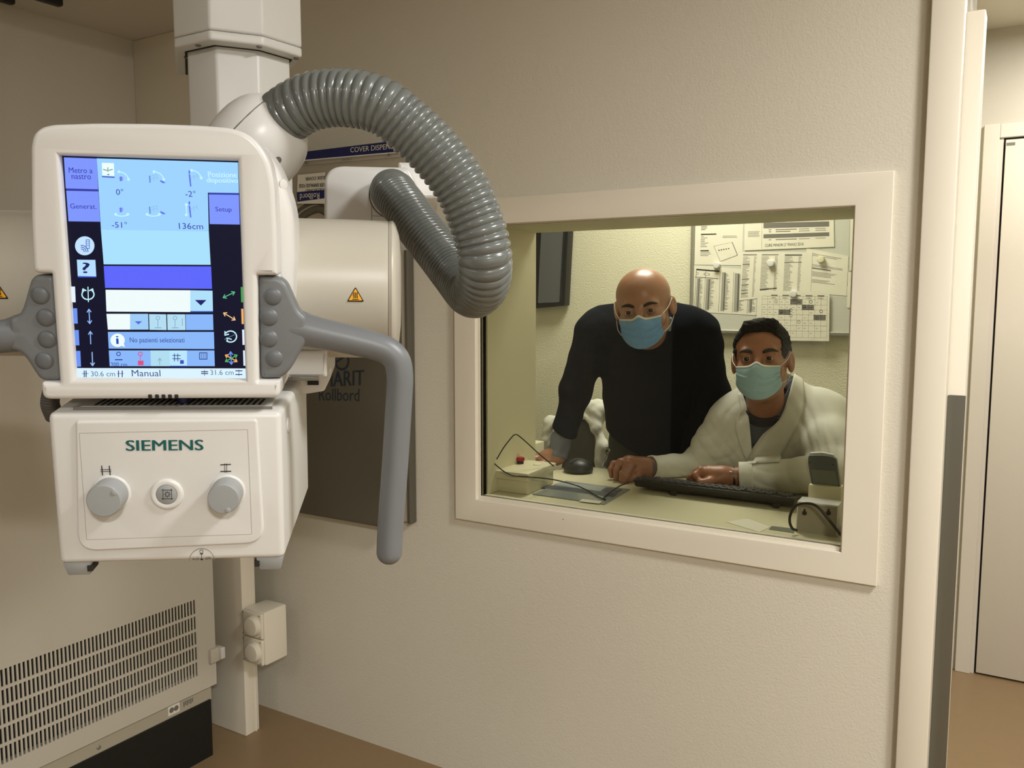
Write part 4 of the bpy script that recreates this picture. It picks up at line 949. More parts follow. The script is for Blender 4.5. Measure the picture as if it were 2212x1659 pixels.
# ================================================================== standing bald man
hc1 = Y(1390, 661, 2.45); R1 = head_basis(hc1, -8, 9, 6); s1 = np.array([1.075, 1.0, .95])
fl1 = lambda Q: head_f(Q, s1, .034)
W1 = lambda P: fl1((P-hc1)@R1)
p_feet = (Y(1402,950,2.80)[0], 2.84, 0)
man1 = person('standing bald man in navy sweater and blue mask leaning on the desk', p_feet)
sh_l, el_l, wr_l = Y(1284,724,2.64), Y(1243,848,2.58), Y(1212,958,2.47)
sh_r, el_r, wr_r = Y(1511,722,2.68), Y(1541,848,2.72), Y(1496,985,2.66)
neck_b = Y(1400,738,2.66)
zd = SILL
hk = [Z(1158,1000,zd+.022), Z(1163,1003,zd+.022), Z(1171,1006,zd+.022), Z(1180,1008,zd+.020)]
wrh = Y(1203,985,2.455)
def body1(P):
    d = W1(P); Lc = hc1+R1@np.array([0, .038, -.055])
    d = smin(d, cap(P, Lc, neck_b, .056, .062), .03)
    d = smin(d, cap(P, neck_b+np.array([0,.02,-.03]), Y(1402,930,2.80), .07, .10, 1.35), .04)
    d = smin(d, chain(P, [(sh_l, .045), (el_l, .034), (wrh, .026)], .02), .03)
    d = smin(d, chain(P, [(sh_r, .05), (el_r, .038), (wr_r, .028)], .02), .03)
    pal = np.array([wrh[0]-.030, 2.44, zd+.031]); d = smin(d, cap(P, wrh, pal, .025, .028), .02)
    kn = [np.array([pal[0]-.028, 2.405, zd+.030]), np.array([pal[0]-.034, 2.425, zd+.034]), np.array([pal[0]-.034, 2.447, zd+.033]), np.array([pal[0]-.028, 2.466, zd+.028])]
    for i, k in enumerate(kn):
        L_ = (.055, .062, .058, .044)[i]; dr = np.array([-.9, -.25+.12*i, 0]); dr /= np.linalg.norm(dr)
        f_ = [(pal+(k-pal)*.3, .014), (k, .0115), (k+dr*L_*.5+[0,0,-.008], .0098), (k+dr*L_+[0,0,-.018], .0085)]
        d = smin(d, chain(P, f_, .004), .008)
    th = [(wrh+np.array([-.012,-.02,-.01]), .014), (pal+np.array([.0,-.045,-.018]), .012), (pal+np.array([-.030,-.060,-.026]), .0095)]
    d = smin(d, chain(P, th, .006), .010); return d
V, F_ = surf(body1, (sh_l[0]-.36, 2.28, .82), (sh_r[0]+.16, 2.95, 1.70), .0030)
mesh_np('body', V, F_, M['skin1'], man1, 'bald head, neck and hands')
hemA, hemB = Y(1296,938,2.66), Y(1392,1000,2.66)
def sweater(P, off=0.0):
    d = cap(P, Y(1402,770,2.70), Y(1402,960,2.80), .165, .155, 1.35)
    d = smin(d, cap(P, Y(1304,702,2.70), Y(1488,702,2.72), .062, .060), .09)
    d = smin(d, cap(P, Y(1300,730,2.68), Y(1492,730,2.70), .07, .07), .07)
    d = smin(d, chain(P, [(sh_l, .068), (el_l, .0505), (Y(1214,948,2.485), .0385), (Y(1210,965,2.465), .037)], .03), .05)
    d = smin(d, chain(P, [(sh_r, .066), (el_r, .052), (wr_r, .042)], .03), .05)
    d = d+wob(P, 34, .0018, 1)+wob(P, 14, .003, 2)
    nk0 = hc1+R1@np.array([0, .038, -.055]); nk1 = neck_b+(nk0-neck_b)*.42; ax = (nk0-neck_b)/np.linalg.norm(nk0-neck_b)
    band_ = np.maximum(cap(P, neck_b-ax*.02, nk1, .078, .072), (P-nk1)@ax-.012); d = smin(d, band_, .03)
    d = smax(d, -cap(P, nk1+ax*.055, nk0+ax*.05, .064, .07), .006)
    hz_ = hemA[2]+(P[:, 0]-hemA[0])*(hemB[2]-hemA[2])/(hemB[0]-hemA[0]); hz_ = np.maximum(hz_, hemB[2]-.01)
    d = smax(d, (hz_-P[:, 2]), .008)
    cu = (P-Y(1212,963,2.475))@((wr_l-el_l)/np.linalg.norm(wr_l-el_l)); near = np.linalg.norm(P-wr_l, axis=1) < .12
    return np.where(near, smax(d, cu-.004, .006), d)-off
V, F_ = surf(sweater, (sh_l[0]-.18, 2.36, .80), (sh_r[0]+.20, 2.98, 1.56), .0042)
mesh_np('sweater', V, F_, M['sweater'], man1, 'navy knitted crew-neck sweater')
# turned-up shirt cuff
ca, cb_ = Y(1212,948,2.477), Y(1205,984,2.460)
def cuff(P):
    d = cap(P, ca, cb_, .034, .035)+wob(P, 55, .0022, 3); ax = (cb_-ca)/np.linalg.norm(cb_-ca)
    return smax(smax(d, (P-cb_)@ax-.008, .006), zd+.008-P[:, 2], .004)
V, F_ = surf(cuff, ca-.1, ca+.1, .0025); mesh_np('shirt_cuff', V, F_, M['shirt1'], man1, 'folded grey-blue shirt cuff')
nc = hc1+R1@np.array([.004, .046, -.074])
def collar1(P):
    Q = (P-nc)@R1; rho = np.sqrt((Q[:, 0]/1.0)**2+(Q[:, 1]/1.12)**2); zc_ = Q[:, 2]+.30*Q[:, 1]*-1*0
    return np.maximum(np.abs(rho-.0655-.20*Q[:, 2])-.0022, np.abs(Q[:, 2]+.25*np.minimum(Q[:, 1], 0))-.020)
V, F_ = surf(collar1, nc-.13, nc+.13, .0022); mesh_np('shirt_collar', V, F_, M['shirt1'], man1, 'grey-blue shirt collar')
face_parts(man1, hc1, R1, fl1, 'skin1', .0085, M['mask1'], .0625, -.020, -.074, -.112, .0115, s1)
def pants1(P):
    pc = Y(1402,1000,2.82); d = cap(P, pc+np.array([0,0,.05]), pc+np.array([0,0,-.06]), .150, .155, 1.35)
    for sx in (-1, 1): d = smin(d, chain(P, [(pc+np.array([sx*.085,0,-.08]), .09), (np.array([pc[0]+sx*.11, 2.86, .48]), .062), (np.array([pc[0]+sx*.12, 2.88, .09]), .048)], .03), .05)
    return smax(d+wob(P, 20, .003, 4), P[:, 2]-(hemA[2]+.06), .01)
pc = Y(1402,1000,2.82)
V, F_ = surf(pants1, (pc[0]-.24, 2.66, .05), (pc[0]+.24, 3.02, 1.12), .008); mesh_np('trousers', V, F_, M['pants'], man1, 'dark olive trousers')
for sx in (-1, 1):
    def shoe(P, sx=sx): return smax(smin(ell(P, (pc[0]+sx*.125, 2.80, .035), (.048, .14, .040)), cap(P, (pc[0]+sx*.12, 2.88, .05), (pc[0]+sx*.12, 2.88, .12), .046, .044), .03), -P[:, 2]+.002, .004)
    V, F_ = surf(shoe, (pc[0]+sx*.125-.07, 2.62, -.01), (pc[0]+sx*.125+.07, 3.0, .18), .008); mesh_np('shoe', V, F_, M['black'], man1)
# badge reel on the belt
r0 = Y(1312,974,2.70); br = empty('badge_reel', r0); tag(br, 'round clear badge reel hanging at the standing man\'s belt', 'badge reel')
child(MB().lathe(r0,(0,-1,0),[(-.006,.013),(.002,.013),(.004,.011),(.0042,.004),(.0035,.003)],28), 'reel', M['alu'], br, 45)
child(MB().lathe(r0+[0,-.0043,0],(0,-1,0),[(0,.004),(.0012,.0035)],16), 'reel_hub', M['black'], br, 45)
child(MB().tube(spline([r0+[0,-.002,-.013], Y(1308,989,2.69), Y(1306,1000,2.69), Y(1302,1012,2.69)],6), .0016, 8), 'chain', M['alu'], br, True)
child(MB().rbox(Y(1296,1028,2.69)-[0,.003,0],Y(1309,1009,2.69)+[0,.003,0],.001,1), 'badge_clip', M['sheetlight'], br, 35)

# ================================================================== seated man in lab coat
hc2 = Y(1645, 776, 2.50); R2 = head_basis(hc2, -7, -3, 3); s2 = np.array([1., 1., 1.])
fl2 = lambda Q: head_f(Q, s2, .030)
W2 = lambda P: fl2((P-hc2)@R2)
man2 = person('seated dark-haired man in white lab coat and pale aqua mask typing', (Y(1672,960,2.72)[0], 2.75, 0))
nb2 = Y(1655,885,2.63)
shL, elL, wrL = Y(1578,918,2.65), Y(1506,1012,2.62), Y(1398,1009,2.43)
shR, elR, wrR = Y(1783,908,2.70), Y(1806,1026,2.50), Y(1588,1030,2.425)
kd = zd+.010
def hand_typing(P):
    # viewer-left hand, hanging fingers on the desk
    pal0 = wrL+np.array([-.010,-.005,.0]); palm = Y(1360,1004,2.395); d = cap(P, wrL, pal0, .026, .027); d = smin(d, cap(P, pal0, palm, .027, .030), .02)
    K = [Y(1372,1013,2.372), Y(1356,1001,2.368), Y(1340,998,2.376), Y(1326,1002,2.388)]
    MM = [Y(1362,1030,2.358), Y(1346,1024,2.348), Y(1331,1016,2.356), Y(1319,1014,2.372)]
    T = [None, Y(1342,1041,2.352), Y(1331,1033,2.362), Y(1321,1028,2.376)]
    for i in (1, 2, 3):
        T[i][2] = max(T[i][2], zd+.009); r = (.0, .0100, .0096, .0088)[i]
        d = smin(d, chain(P, [(palm+(K[i]-palm)*.2, .015), (K[i], r*1.2), (MM[i], r*1.02), (T[i], r*.88)], .004), .007)
    # extra finger between index and middle
    a, b_, c = Y(1364,1005,2.370), Y(1353,1030,2.350), Y(1347,1043,2.346); c[2] = max(c[2], zd+.009)
    d = smin(d, chain(P, [(palm, .015), (a, .0118), (b_, .0102), (c, .0090)], .004), .007)
    th = [(Y(1384,1014,2.40), .014), (Y(1374,1028,2.378), .0118), (Y(1360,1036,2.362), .0098)]; th[2][0][2] = max(th[2][0][2], zd+.010)
    return smin(d, chain(P, th, .006), .010)
def hand_rest(P):
    palm = Y(1532,1027,2.400); d = chain(P, [(wrR, .026), (Y(1560,1029,2.41), .027), (palm, .030)], .02)
    K = [Y(1513,1016,2.385), Y(1505,1021,2.395), Y(1499,1027,2.405), Y(1499,1033,2.415)]
    MM = [Y(1501,1027,2.365), Y(1494,1031,2.378), Y(1490,1035,2.392), Y(1491,1039,2.405)]
    T = [Y(1511,1039,2.362), Y(1503,1041,2.374), Y(1500,1043,2.386), Y(1500,1044,2.400)]
    for i in range(4):
        T[i][2] = max(T[i][2], zd+.012); r = (.0102, .0102, .0096, .0086)[i]
        d = smin(d, chain(P, [(palm+(K[i]-palm)*.3, .015), (K[i], r*1.15), (MM[i], r), (T[i], r*.88)], .004), .006)
    th = [(Y(1552,1036,2.392), .014), (Y(1533,1040,2.368), .0115), (Y(1514,1042,2.352), .0095)]
    for q, _r in th: q[2] = max(q[2], zd+.014)
    return smin(d, chain(P, th, .006), .010)
def body2(P):
    d = W2(P); Lc = hc2+R2@np.array([0, .036, -.055]); d = smin(d, cap(P, Lc, nb2, .054, .056), .03)
    d = smin(d, cap(P, nb2+np.array([0,.03,-.05]), Y(1675,1060,2.74), .05, .09, 1.4), .04)
    d = smin(d, chain(P, [(shL, .045), (elL, .036), (wrL, .026)], .02), .03); d = smin(d, chain(P, [(shR, .045), (elR, .036), (wrR, .026)], .02), .03)
    return smin(smin(d, hand_typing(P), .01), hand_rest(P), .01)
V, F_ = surf(body2, (Y(1300,1000,2.4)[0], 2.28, .80), (shR[0]+.16, 2.92, 1.50), .0030)
mesh_np('body', V, F_, M['skin2'], man2, 'head, neck and bare hands')
def torso2(P):
    d = cap(P, Y(1670,950,2.715), Y(1680,1130,2.73), .170, .195, 1.35)
    d = smin(d, cap(P, Y(1598,915,2.68), Y(1762,905,2.71), .072, .076), .09)
    return smin(d, cap(P, Y(1668,850,2.67), Y(1672,930,2.70), .066, .10), .06)
Vpoly = [Y(x, y, 2.58)[[0, 2]] for x, y in ((1590,790),(1596,838),(1606,865),(1613,885),(1619,920),(1623,972),(1648,938),(1684,906),(1700,876),(1724,818),(1735,780))]
def polyd(X, poly):
    n = len(poly); dm = np.full(len(X), 1e9); ins = np.zeros(len(X), bool)
    for i in range(n):
        a, b_ = poly[i], poly[(i+1) % n]; e = b_-a; w_ = X-a; t = np.clip(w_@e/(e@e), 0, 1); dm = np.minimum(dm, np.linalg.norm(w_-t[:, None]*e, axis=1))
        c = ((a[1] > X[:, 1]) != (b_[1] > X[:, 1])) & (X[:, 0] < (b_[0]-a[0])*(X[:, 1]-a[1])/(b_[1]-a[1]+1e-12)+a[0]); ins ^= c
    return np.where(ins, -dm, dm)
def folds(P):
    q = np.zeros(len(P))
    for (a, dr, fr, am, r0_) in ((elL, np.array([.75,.1,.65]), 230, .0050, .13), (elR, np.array([.85,-.1,.5]), 190, .0055, .15), (Y(1590,965,2.58), np.array([.55,0,-.8]), 150, .0045, .12), (Y(1760,960,2.6), np.array([.8,0,.6]), 130, .005, .16), (wrR+np.array([.1,0,0]), np.array([.2,.1,.95]), 170, .003, .12)):
        w_ = np.exp(-(np.linalg.norm(P-a, axis=1)/r0_)**2); s_ = P@dr*fr; q += am*.6*w_*(1-2*np.abs(np.sin(s_*.5+1.5*np.sin(P[:, 0]*22+P[:, 2]*17)))**.8)
    return q
def coat_solid(P):
    d = torso2(P)-.010
    d = smin(d, chain(P, [(shL, .070), ((shL+elL)/2, .064), (elL, .054), (wrL+(elL-wrL)*.12, .0330)], .03), .04)
    d = smin(d, chain(P, [(shR, .078), ((shR+elR)/2, .072), (elR, .058), (wrR+(elR-wrR)*.06, .0385)], .03), .04)
    return d+folds(P)+wob(P, 17, .0020, 7)
def coat(P):
    d = coat_solid(P)
    X = P[:, [0, 2]]; d = smax(d, -np.maximum(polyd(X, Vpoly), P[:, 1]-2.70), .004)
    d = smax(d, -cap(P, hc2+R2@np.array([0,.04,-.05]), nb2, .066, .072), .006)
    for w_, e_ in ((wrL, elL), (wrR, elR)):
        ax = (w_-e_)/np.linalg.norm(w_-e_); near = np.linalg.norm(P-w_, axis=1) < .14
        d = np.where(near, smax(d, (P-w_)@ax+.012, .004), d); d = np.where(near, smax(d, -cap(P, w_+ax*.05, w_-ax*.05, .030, .028), .003), d)
    return smax(d, zd+.0015-P[:, 2]-np.where(P[:, 1] > 2.52, 1.0, 0), .003)
V, F_ = surf(coat, (wrL[0]-.06, 2.32, .62), (shR[0]+.22, 2.98, 1.42), .0042); mesh_np('lab_coat', V, F_, M['coat'], man2, 'white lab coat')
Spoly = [Y(x, y, 2.58)[[0, 2]] for x, y in ((1600,800),(1612,846),(1622,880),(1633,906),(1646,898),(1660,882),(1680,850),(1700,800))]
def shirt2(P):
    d = smax(torso2(P)-.001, -np.maximum(polyd(P[:, [0, 2]], Spoly), P[:, 1]-2.72), .003); return smax(smax(d, -cap(P, hc2+R2@np.array([0,.04,-.05]), nb2+np.array([0,0,.03]), .063, .064), .006), .95-P[:, 2], .01)
V, F_ = surf(shirt2, (shL[0]-.08, 2.45, .93), (shR[0]+.1, 2.95, 1.36), .0042); mesh_np('shirt', V, F_, M['shirt2'], man2, 'fine grey check shirt')
nkA = hc2+R2@np.array([0, .036, -.055]); axn = (nkA-nb2)/np.linalg.norm(nkA-nb2); Ln = np.linalg.norm(nkA-nb2)
def tee(P):
    d = smin(torso2(P)+.010, np.maximum(cap(P, nb2-axn*.03, nb2+axn*Ln*.20, .070, .0625), (P-nb2)@axn-Ln*.20), .03)
    return smax(smax(d, -cap(P, nb2+axn*(Ln*.20+.055), nkA, .055, .06), .005), 1.0-P[:, 2], .01)
def stand(P):
    t = (P-nb2)@axn; rad = np.linalg.norm((P-nb2)-t[:, None]*axn, axis=1)
    d = np.maximum(np.abs(rad-.0735+.05*np.clip(t, -.05, .1))-.0022, np.abs(t-Ln*.42)-.030); Q = (P-nb2)@R2
    return np.maximum(d, -(Q[:, 1]+.030-np.abs(Q[:, 0])*.2))
V, F_ = surf(stand, nb2-.13, nb2+.17, .0022); mesh_np('collar_stand', V, F_, M['shirt2c'], man2, 'raised grey check shirt collar')
V, F_ = surf(tee, (shL[0]-.02, 2.5, .98), (shR[0], 2.9, 1.33), .006); mesh_np('undershirt', V, F_, M['tee'], man2, 'dark round-neck undershirt')
for nm, A, B, fn, off, m_, lb in (
    ('shirt_collar', [(1601,836),(1606,856),(1618,884),(1634,908)], [(1612,842),(1622,858),(1632,876),(1638,893)], lambda P: torso2(P), .007, 'shirt2c', 'open check collar wing'),
    ('shirt_collar', [(1722,803),(1704,838),(1686,868),(1664,880),(1657,872)], [(1722,815),(1709,852),(1699,880),(1683,906),(1660,902)], lambda P: torso2(P), .008, 'shirt2c', 'open check collar wing'),
    ('lapel', [(1594,850),(1598,870),(1600,886),(1591,906),(1589,931),(1598,960),(1611,995)], [(1602,846),(1611,870),(1615,888),(1618,905),(1620,925),(1622,948),(1624,975)], coat_solid, .004, 'coat', None),
    ('lapel', [(1716,806),(1705,850),(1694,884),(1684,906),(1655,935),(1632,968),(1612,1002)], [(1734,818),(1738,850),(1738,872),(1734,892),(1722,918),(1704,955),(1683,998)], coat_solid, .004, 'coat', None)):
    V, F_ = drape(fn, A, B, 26, 8, off, .004); mesh_np(nm, V, F_, M[m_], man2, lb)
# folded-back coat cuffs, watch and bracelet
for w_, e_, r_ in ((wrL, elL, .0335), (wrR, elR, .0400)):
    ax = (w_-e_)/np.linalg.norm(w_-e_); c_ = w_-ax*.030
    def cf(P, c_=c_, ax=ax, r_=r_): t = (P-c_)@ax; rad = np.linalg.norm((P-c_)-t[:, None]*ax, axis=1)+wob(P, 60, .0010, 5); return np.maximum(np.maximum(np.abs(rad-r_)-.0028, np.abs(t)-.019), zd+.0012-P[:, 2])
    V, F_ = surf(cf, c_-.06, c_+.06, .0024); mesh_np('coat_cuff', V, F_, M['coat'], man2, 'folded-back coat cuff')
def band(c_, ax, r, w, name, m, lab, par):
    ax = ax/np.linalg.norm(ax); mb = MB(); mb.lathe(c_-ax*w/2, ax, [(0,r),(0,r+.002),(w*.5,r+.003),(w,r+.002),(w,r)], 32); return child(mb, name, m, par, 45, lab)
axL = (wrL-elL)/np.linalg.norm(wrL-elL); axR = (wrR-elR)/np.linalg.norm(wrR-elR)
band(wrL+axL*.000, axL, .0272, .014, 'shirt_cuff', M['shirt2'], 'striped shirt cuff at the wrist', man2)
wt = band(wrR+axR*.004, axR, .0268, .010, 'wristwatch', M['cable'], 'dark wrist watch', man2)
child(MB().rbox(wrR+axR*.004+[-.008,-.029,.010],wrR+axR*.004+[.004,-.020,.021],.003,2), 'watch_clasp', M['alu'], wt, 35)
def hairf(P):
    Q = (P-hc2)@R2
    d = ell(Q, (0, .020, .034), (.0815, .101, .0875)); d = smin(d, cap(Q, (-.030, -.056, .090), (.032, -.050, .094), .017, .019), .03)
    x, y, z = Q.T; g = np.maximum(np.maximum(np.abs(x+.002)-.0625+.10*np.maximum(z-.05, 0), z-.073+.9*np.maximum(np.abs(x)-.035, 0)), y+.022)
    d = smax(d, -g, .006); d = smax(d, -(z+.030+.35*np.maximum(-y, 0)*0-.16*np.minimum(y-.03, 0)), .01) if False else smax(d, -(z+.012+np.clip(y-.01, 0, .05)*1.3), .008)
    d = smax(d, -np.maximum(np.abs(np.abs(x)-.084)-.010, np.maximum(np.abs(y-.014)-.020, np.abs(z+.012)-.030)), .004)
    return d+wob(Q, 170, .0010, 3)+wob(Q, 60, .0018, 4)
V, F_ = surf(hairf, hc2-.15, hc2+.17, .0026); mesh_np('hair', V, F_, M['hair'], man2, 'short dark brown hair greying on top')
face_parts(man2, hc2, R2, fl2, 'skin2', .0105, M['mask2'], .0620, -.0235, -.074, -.119, .0135, s2)
def pants2(P):
    c = Y(1680,1130,2.74); d = None
    for sx in (-1, 1):
        k = chain(P, [(np.array([c[0]+sx*.10, 2.78, .60]), .092), (np.array([c[0]+sx*.13, 2.38, .585]), .066), (np.array([c[0]+sx*.13, 2.42, .10]), .048)], .03); d = k if d is None else smin(d, k, .03)
    return smin(d, cap(P, (c[0]-.06, 2.80, .62), (c[0]+.06, 2.80, .62), .12, .12, 1.1), .05)
c = Y(1680,1130,2.74)
V, F_ = surf(pants2, (c[0]-.26, 2.29, .05), (c[0]+.26, 2.96, .78), .009); mesh_np('trousers', V, F_, M['tee'], man2)
for sx in (-1, 1):
    def shoe(P, sx=sx): return smax(ell(P, (c[0]+sx*.13, 2.40, .04), (.045, .10, .055)), -P[:, 2]+.002, .004)
    V, F_ = surf(shoe, (c[0]+sx*.13-.07, 2.28, -.01), (c[0]+sx*.13+.07, 2.54, .12), .009); mesh_np('shoe', V, F_, M['black'], man2)
st = empty('stool', (c[0], 2.78, 0)); tag(st, 'dark office stool under the seated man', 'stool')
child(MB().lathe((c[0],2.78,.455),(0,0,1),[(0,.17),(.01,.185),(.035,.185),(.045,.175),(.046,.01)],40), 'seat', M['chair'], st, 45)
child(MB().lathe((c[0],2.78,.06),(0,0,1),[(0,.025),(.395,.025)],20), 'pole', M['alu'], st, 45)
for k in range(5):
    t = k*2*math.pi/5+.3; child(MB().tube([(c[0],2.78,.075),(c[0]+.24*math.cos(t),2.78+.24*math.sin(t),.05),(c[0]+.25*math.cos(t),2.78+.25*math.sin(t),.0)],[.02,.014,.018],10), 'leg', M['black'], st, 45)
# ================================================================== desk and things on it
DZ = SILL
dk = empty('desk', (-.9,2.3,DZ)); tag(dk, 'cream worktop running through the window opening', 'desk')
child(MB().rbox((XL+.004,1.9965,DZ-.030),(XR-.004,2.52,DZ),.002,1).rbox((-2.0,2.284,DZ-.030),(XL+.003,2.42,DZ),.002,1), 'worktop', M['desk'], dk, 35)
child(MB().box((-1.25,2.30,0),(-1.21,2.50,DZ-.031)), 'leg', M['desk'], dk); child(MB().box((-.42,2.30,0),(-.38,2.50,DZ-.031)), 'leg', M['desk'], dk)
# switch box with red mushroom button
pA, pB, pC = Z(1074,1061,DZ), Z(1140,1069,DZ), Z(1222,1036,DZ)
def wall4(a, b_, c, z0, z1, gr=0.0):
    d_ = a+c-b_; q = [a, b_, c, d_]; m_ = (a+c)/2; q = [m_+(p_-m_)*(1+gr/np.linalg.norm((p_-m_)[:2])) for p_ in q]
    return [(p_[0],p_[1],z0) for p_ in q], [(p_[0],p_[1],z1) for p_ in q]
e1 = (pB-pA)[:2]; e2 = (pC-pB)[:2]; perp = np.array([-e1[1], e1[0]])/np.linalg.norm(e1); Lc_ = abs(e2@perp)
pC = pB+np.array([*(perp*min(Lc_, .17)), 0])
sb = empty('switch_box', (pA+pC)/2); tag(sb, 'cream plastic switch box with red push button on window sill', 'switch box')
def bevbox(b4, t4, r):
    bm = bmesh.new(); vv = [bm.verts.new(p_) for p_ in list(b4)+list(t4)]
    for f_ in [(0,3,2,1),(4,5,6,7),(0,1,5,4),(1,2,6,5),(2,3,7,6),(3,0,4,7)]: bm.faces.new([vv[i] for i in f_])
    bmesh.ops.bevel(bm, geom=bm.edges[:], offset=r, segments=2, profile=.5, affect='EDGES'); bmesh.ops.recalc_face_normals(bm, faces=bm.faces[:]); bm.verts.index_update()
    mb = MB(); mb.add([v.co[:] for v in bm.verts], [tuple(v.index for v in f.verts) for f in bm.faces]); bm.free(); return mb
hb = .040
child(bevbox(*wall4(pA,pB,pC,DZ+.0005,DZ+hb), .002), 'body', M['boxw'], sb, 35)
b4, t4 = wall4(pA,pB,pC,DZ+hb-.001,DZ+hb+.022,.010)
child(bevbox(b4, t4, .003), 'lid', M['boxw'], sb, 35)
rb0 = Z(1124,1001,DZ+hb+.022)
bt = child(MB().lathe(rb0,(0,0,1),[(-.001,.010),(.006,.010),(.007,.009)],24), 'button_base', M['black'], sb, 45)
child(MB().lathe(rb0+[0,0,.007],(0,0,1),[(0,.009),(.002,.0125),(.009,.0130),(.012,.0115),(.0128,.001)],28), 'push_button', M['red'], sb, 45, 'red mushroom push button')
yb0 = Z(1161,1004,DZ+hb+.022); child(MB().lathe(yb0,(0,0,1),[(-.001,.013),(.002,.012),(.004,.004)],20), 'yellow_cap', M['paper'], sb, 45)
nrm = np.array([e1[1], -e1[0]])/np.linalg.norm(e1)
def onbox(px, py):   # front-left face of the box
    n3 = np.array([nrm[0], nrm[1], 0]); o = pA+n3*.0006; d = ray(px, py); return C0+d*(((o-C0)@n3)/(d@n3))
mb = MB(); text_quad(mb, 'CAL', onbox(1097,1036), onbox(1109.5,1037), onbox(1097,1029.5)); child(mb, 'box_lettering', M['ink'], sb)
# folder under clear cover
fd = empty('document_folder', Z(1250,1065,DZ)); tag(fd, 'blue-grey document folder lying flat on the worktop', 'folder')
q4 = [Z(1150,1068,DZ+.001), Z(1306,1090,DZ+.001), Z(1361,1058,DZ+.001), Z(1222,1040,DZ+.001)]
def flat(name, q, z0, z1, m, par, label=None):
    mb = MB(); mb.hexa([(p_[0],p_[1],z0) for p_ in q], [(p_[0],p_[1],z1) for p_ in q]); return child(mb, name, m, par, label=label)
flat('cover', q4, DZ+.0003, DZ+.0030, M['sheet'], fd)
flat('dark_strip', [Z(1165,1053,DZ+.003), Z(1325,1074,DZ+.003), Z(1335,1066,DZ+.003), Z(1180,1047,DZ+.003)], DZ+.003, DZ+.0034, M['sheetdark'], fd)
flat('light_strip', [Z(1195,1046,DZ+.003), Z(1300,1062,DZ+.003), Z(1312,1053,DZ+.003), Z(1215,1041,DZ+.003)], DZ+.003, DZ+.0034, M['sheetlight'], fd)
flat('dark_patch', [Z(1297,1060,DZ+.0034), Z(1333,1064,DZ+.0034), Z(1345,1057,DZ+.0034), Z(1309,1053,DZ+.0034)], DZ+.0034, DZ+.0037, M['sheetdark'], fd)
flat('label_strip', [Z(1251,1083,DZ+.003), Z(1294,1088,DZ+.003), Z(1300,1083,DZ+.003), Z(1258,1078,DZ+.003)], DZ+.003, DZ+.0034, M['paper'], fd)
pp = empty('paper_slip', Z(1630,1130,DZ)); tag(pp, 'blank white paper sheet flat on sill below the keyboard', 'paper')
flat('sheet', [Z(1568,1128,DZ), Z(1640,1150,DZ), Z(1664,1139,DZ), Z(1615,1121,DZ)], DZ+.0002, DZ+.0010, M['paper'], pp)
pp = empty('label_card', Z(1690,1142,DZ)); tag(pp, 'grey label card at the foot of the metal box', 'card')
flat('card', [Z(1661,1144,DZ), Z(1715,1152,DZ), Z(1717,1143,DZ), Z(1667,1137,DZ)], DZ+.0002, DZ+.0012, M['device_lit'], pp)
cap_ = empty('switch_cap', Z(1286,1018,DZ)); 
bpy.data.objects.remove(cap_)
# keyboard
kx0, kx1 = Z(1357,1052,DZ+.02)[0], Z(1357,1052,DZ+.02)[0]+.452
ky0, ky1 = 2.255, 2.388
kb = empty('keyboard', ((kx0+kx1)/2, (ky0+ky1)/2, DZ)); tag(kb, 'black keyboard seen from behind on the worktop', 'keyboard')
def kz(y, h=0): return DZ+.036-(y-ky0)/(ky1-ky0)*.019+h
b4 = [(kx0+.004,ky0+.010,DZ+.014),(kx1-.004,ky0+.010,DZ+.014),(kx1-.002,ky1,DZ+.001),(kx0+.002,ky1,DZ+.001)]
t4 = [(kx0,ky0,kz(ky0)),(kx1,ky0,kz(ky0)),(kx1,ky1,kz(ky1)),(kx0,ky1,kz(ky1))]
child(bevbox(b4, t4, .0025), 'case', M['kb'], kb, 35)
for px in (1424, 1690): x_ = Z(px,1080,DZ+.01)[0]; child(MB().rbox((x_-.009,ky0+.010,DZ+.0005),(x_+.009,ky0+.018,DZ+.016),.002,1), 'foot', M['black'], kb, 35)
keyme = None
for r in range(6):
    yy_ = ky0+.014+r*.0192; nk = 21
    for i in range(nk):
        if i in (15, 19) and r == 0: continue
        if r == 5 and 4 <= i <= 8: continue
        x_ = kx0+.012+i*.0206; x_ += .004*(r % 3 == 1)
        if x_ > kx1-.014: continue
        if keyme is None:
            k = MB(); k.hexa([(-.0088,-.0084,0),(.0088,-.0084,0),(.0088,.0084,0),(-.0088,.0084,0)],[(-.0066,-.0070,.0065),(.0066,-.0070,.0065),(.0066,.0060,.0065),(-.0066,.0060,.0065)])
            keyme = bpy.data.meshes.new('key'); keyme.from_pydata(k.v, [], k.f); finish(keyme, M['key'], False)
        o = link('key', keyme, kb); o.location = Vector((x_, yy_, kz(yy_)-.0005))-kb.location
k2 = MB().hexa([(-.052,-.0084,0),(.052,-.0084,0),(.052,.0084,0),(-.052,.0084,0)],[(-.049,-.0070,.0065),(.049,-.0070,.0065),(.049,.0060,.0065),(-.049,.0060,.0065)])
k2.v = [(p_[0]+kx0+.012+6*.0206, p_[1]+ky0+.014+5*.0192, p_[2]+kz(ky0+.11)-.0005) for p_ in k2.v]; child(k2, 'space_bar', M['key'], kb)
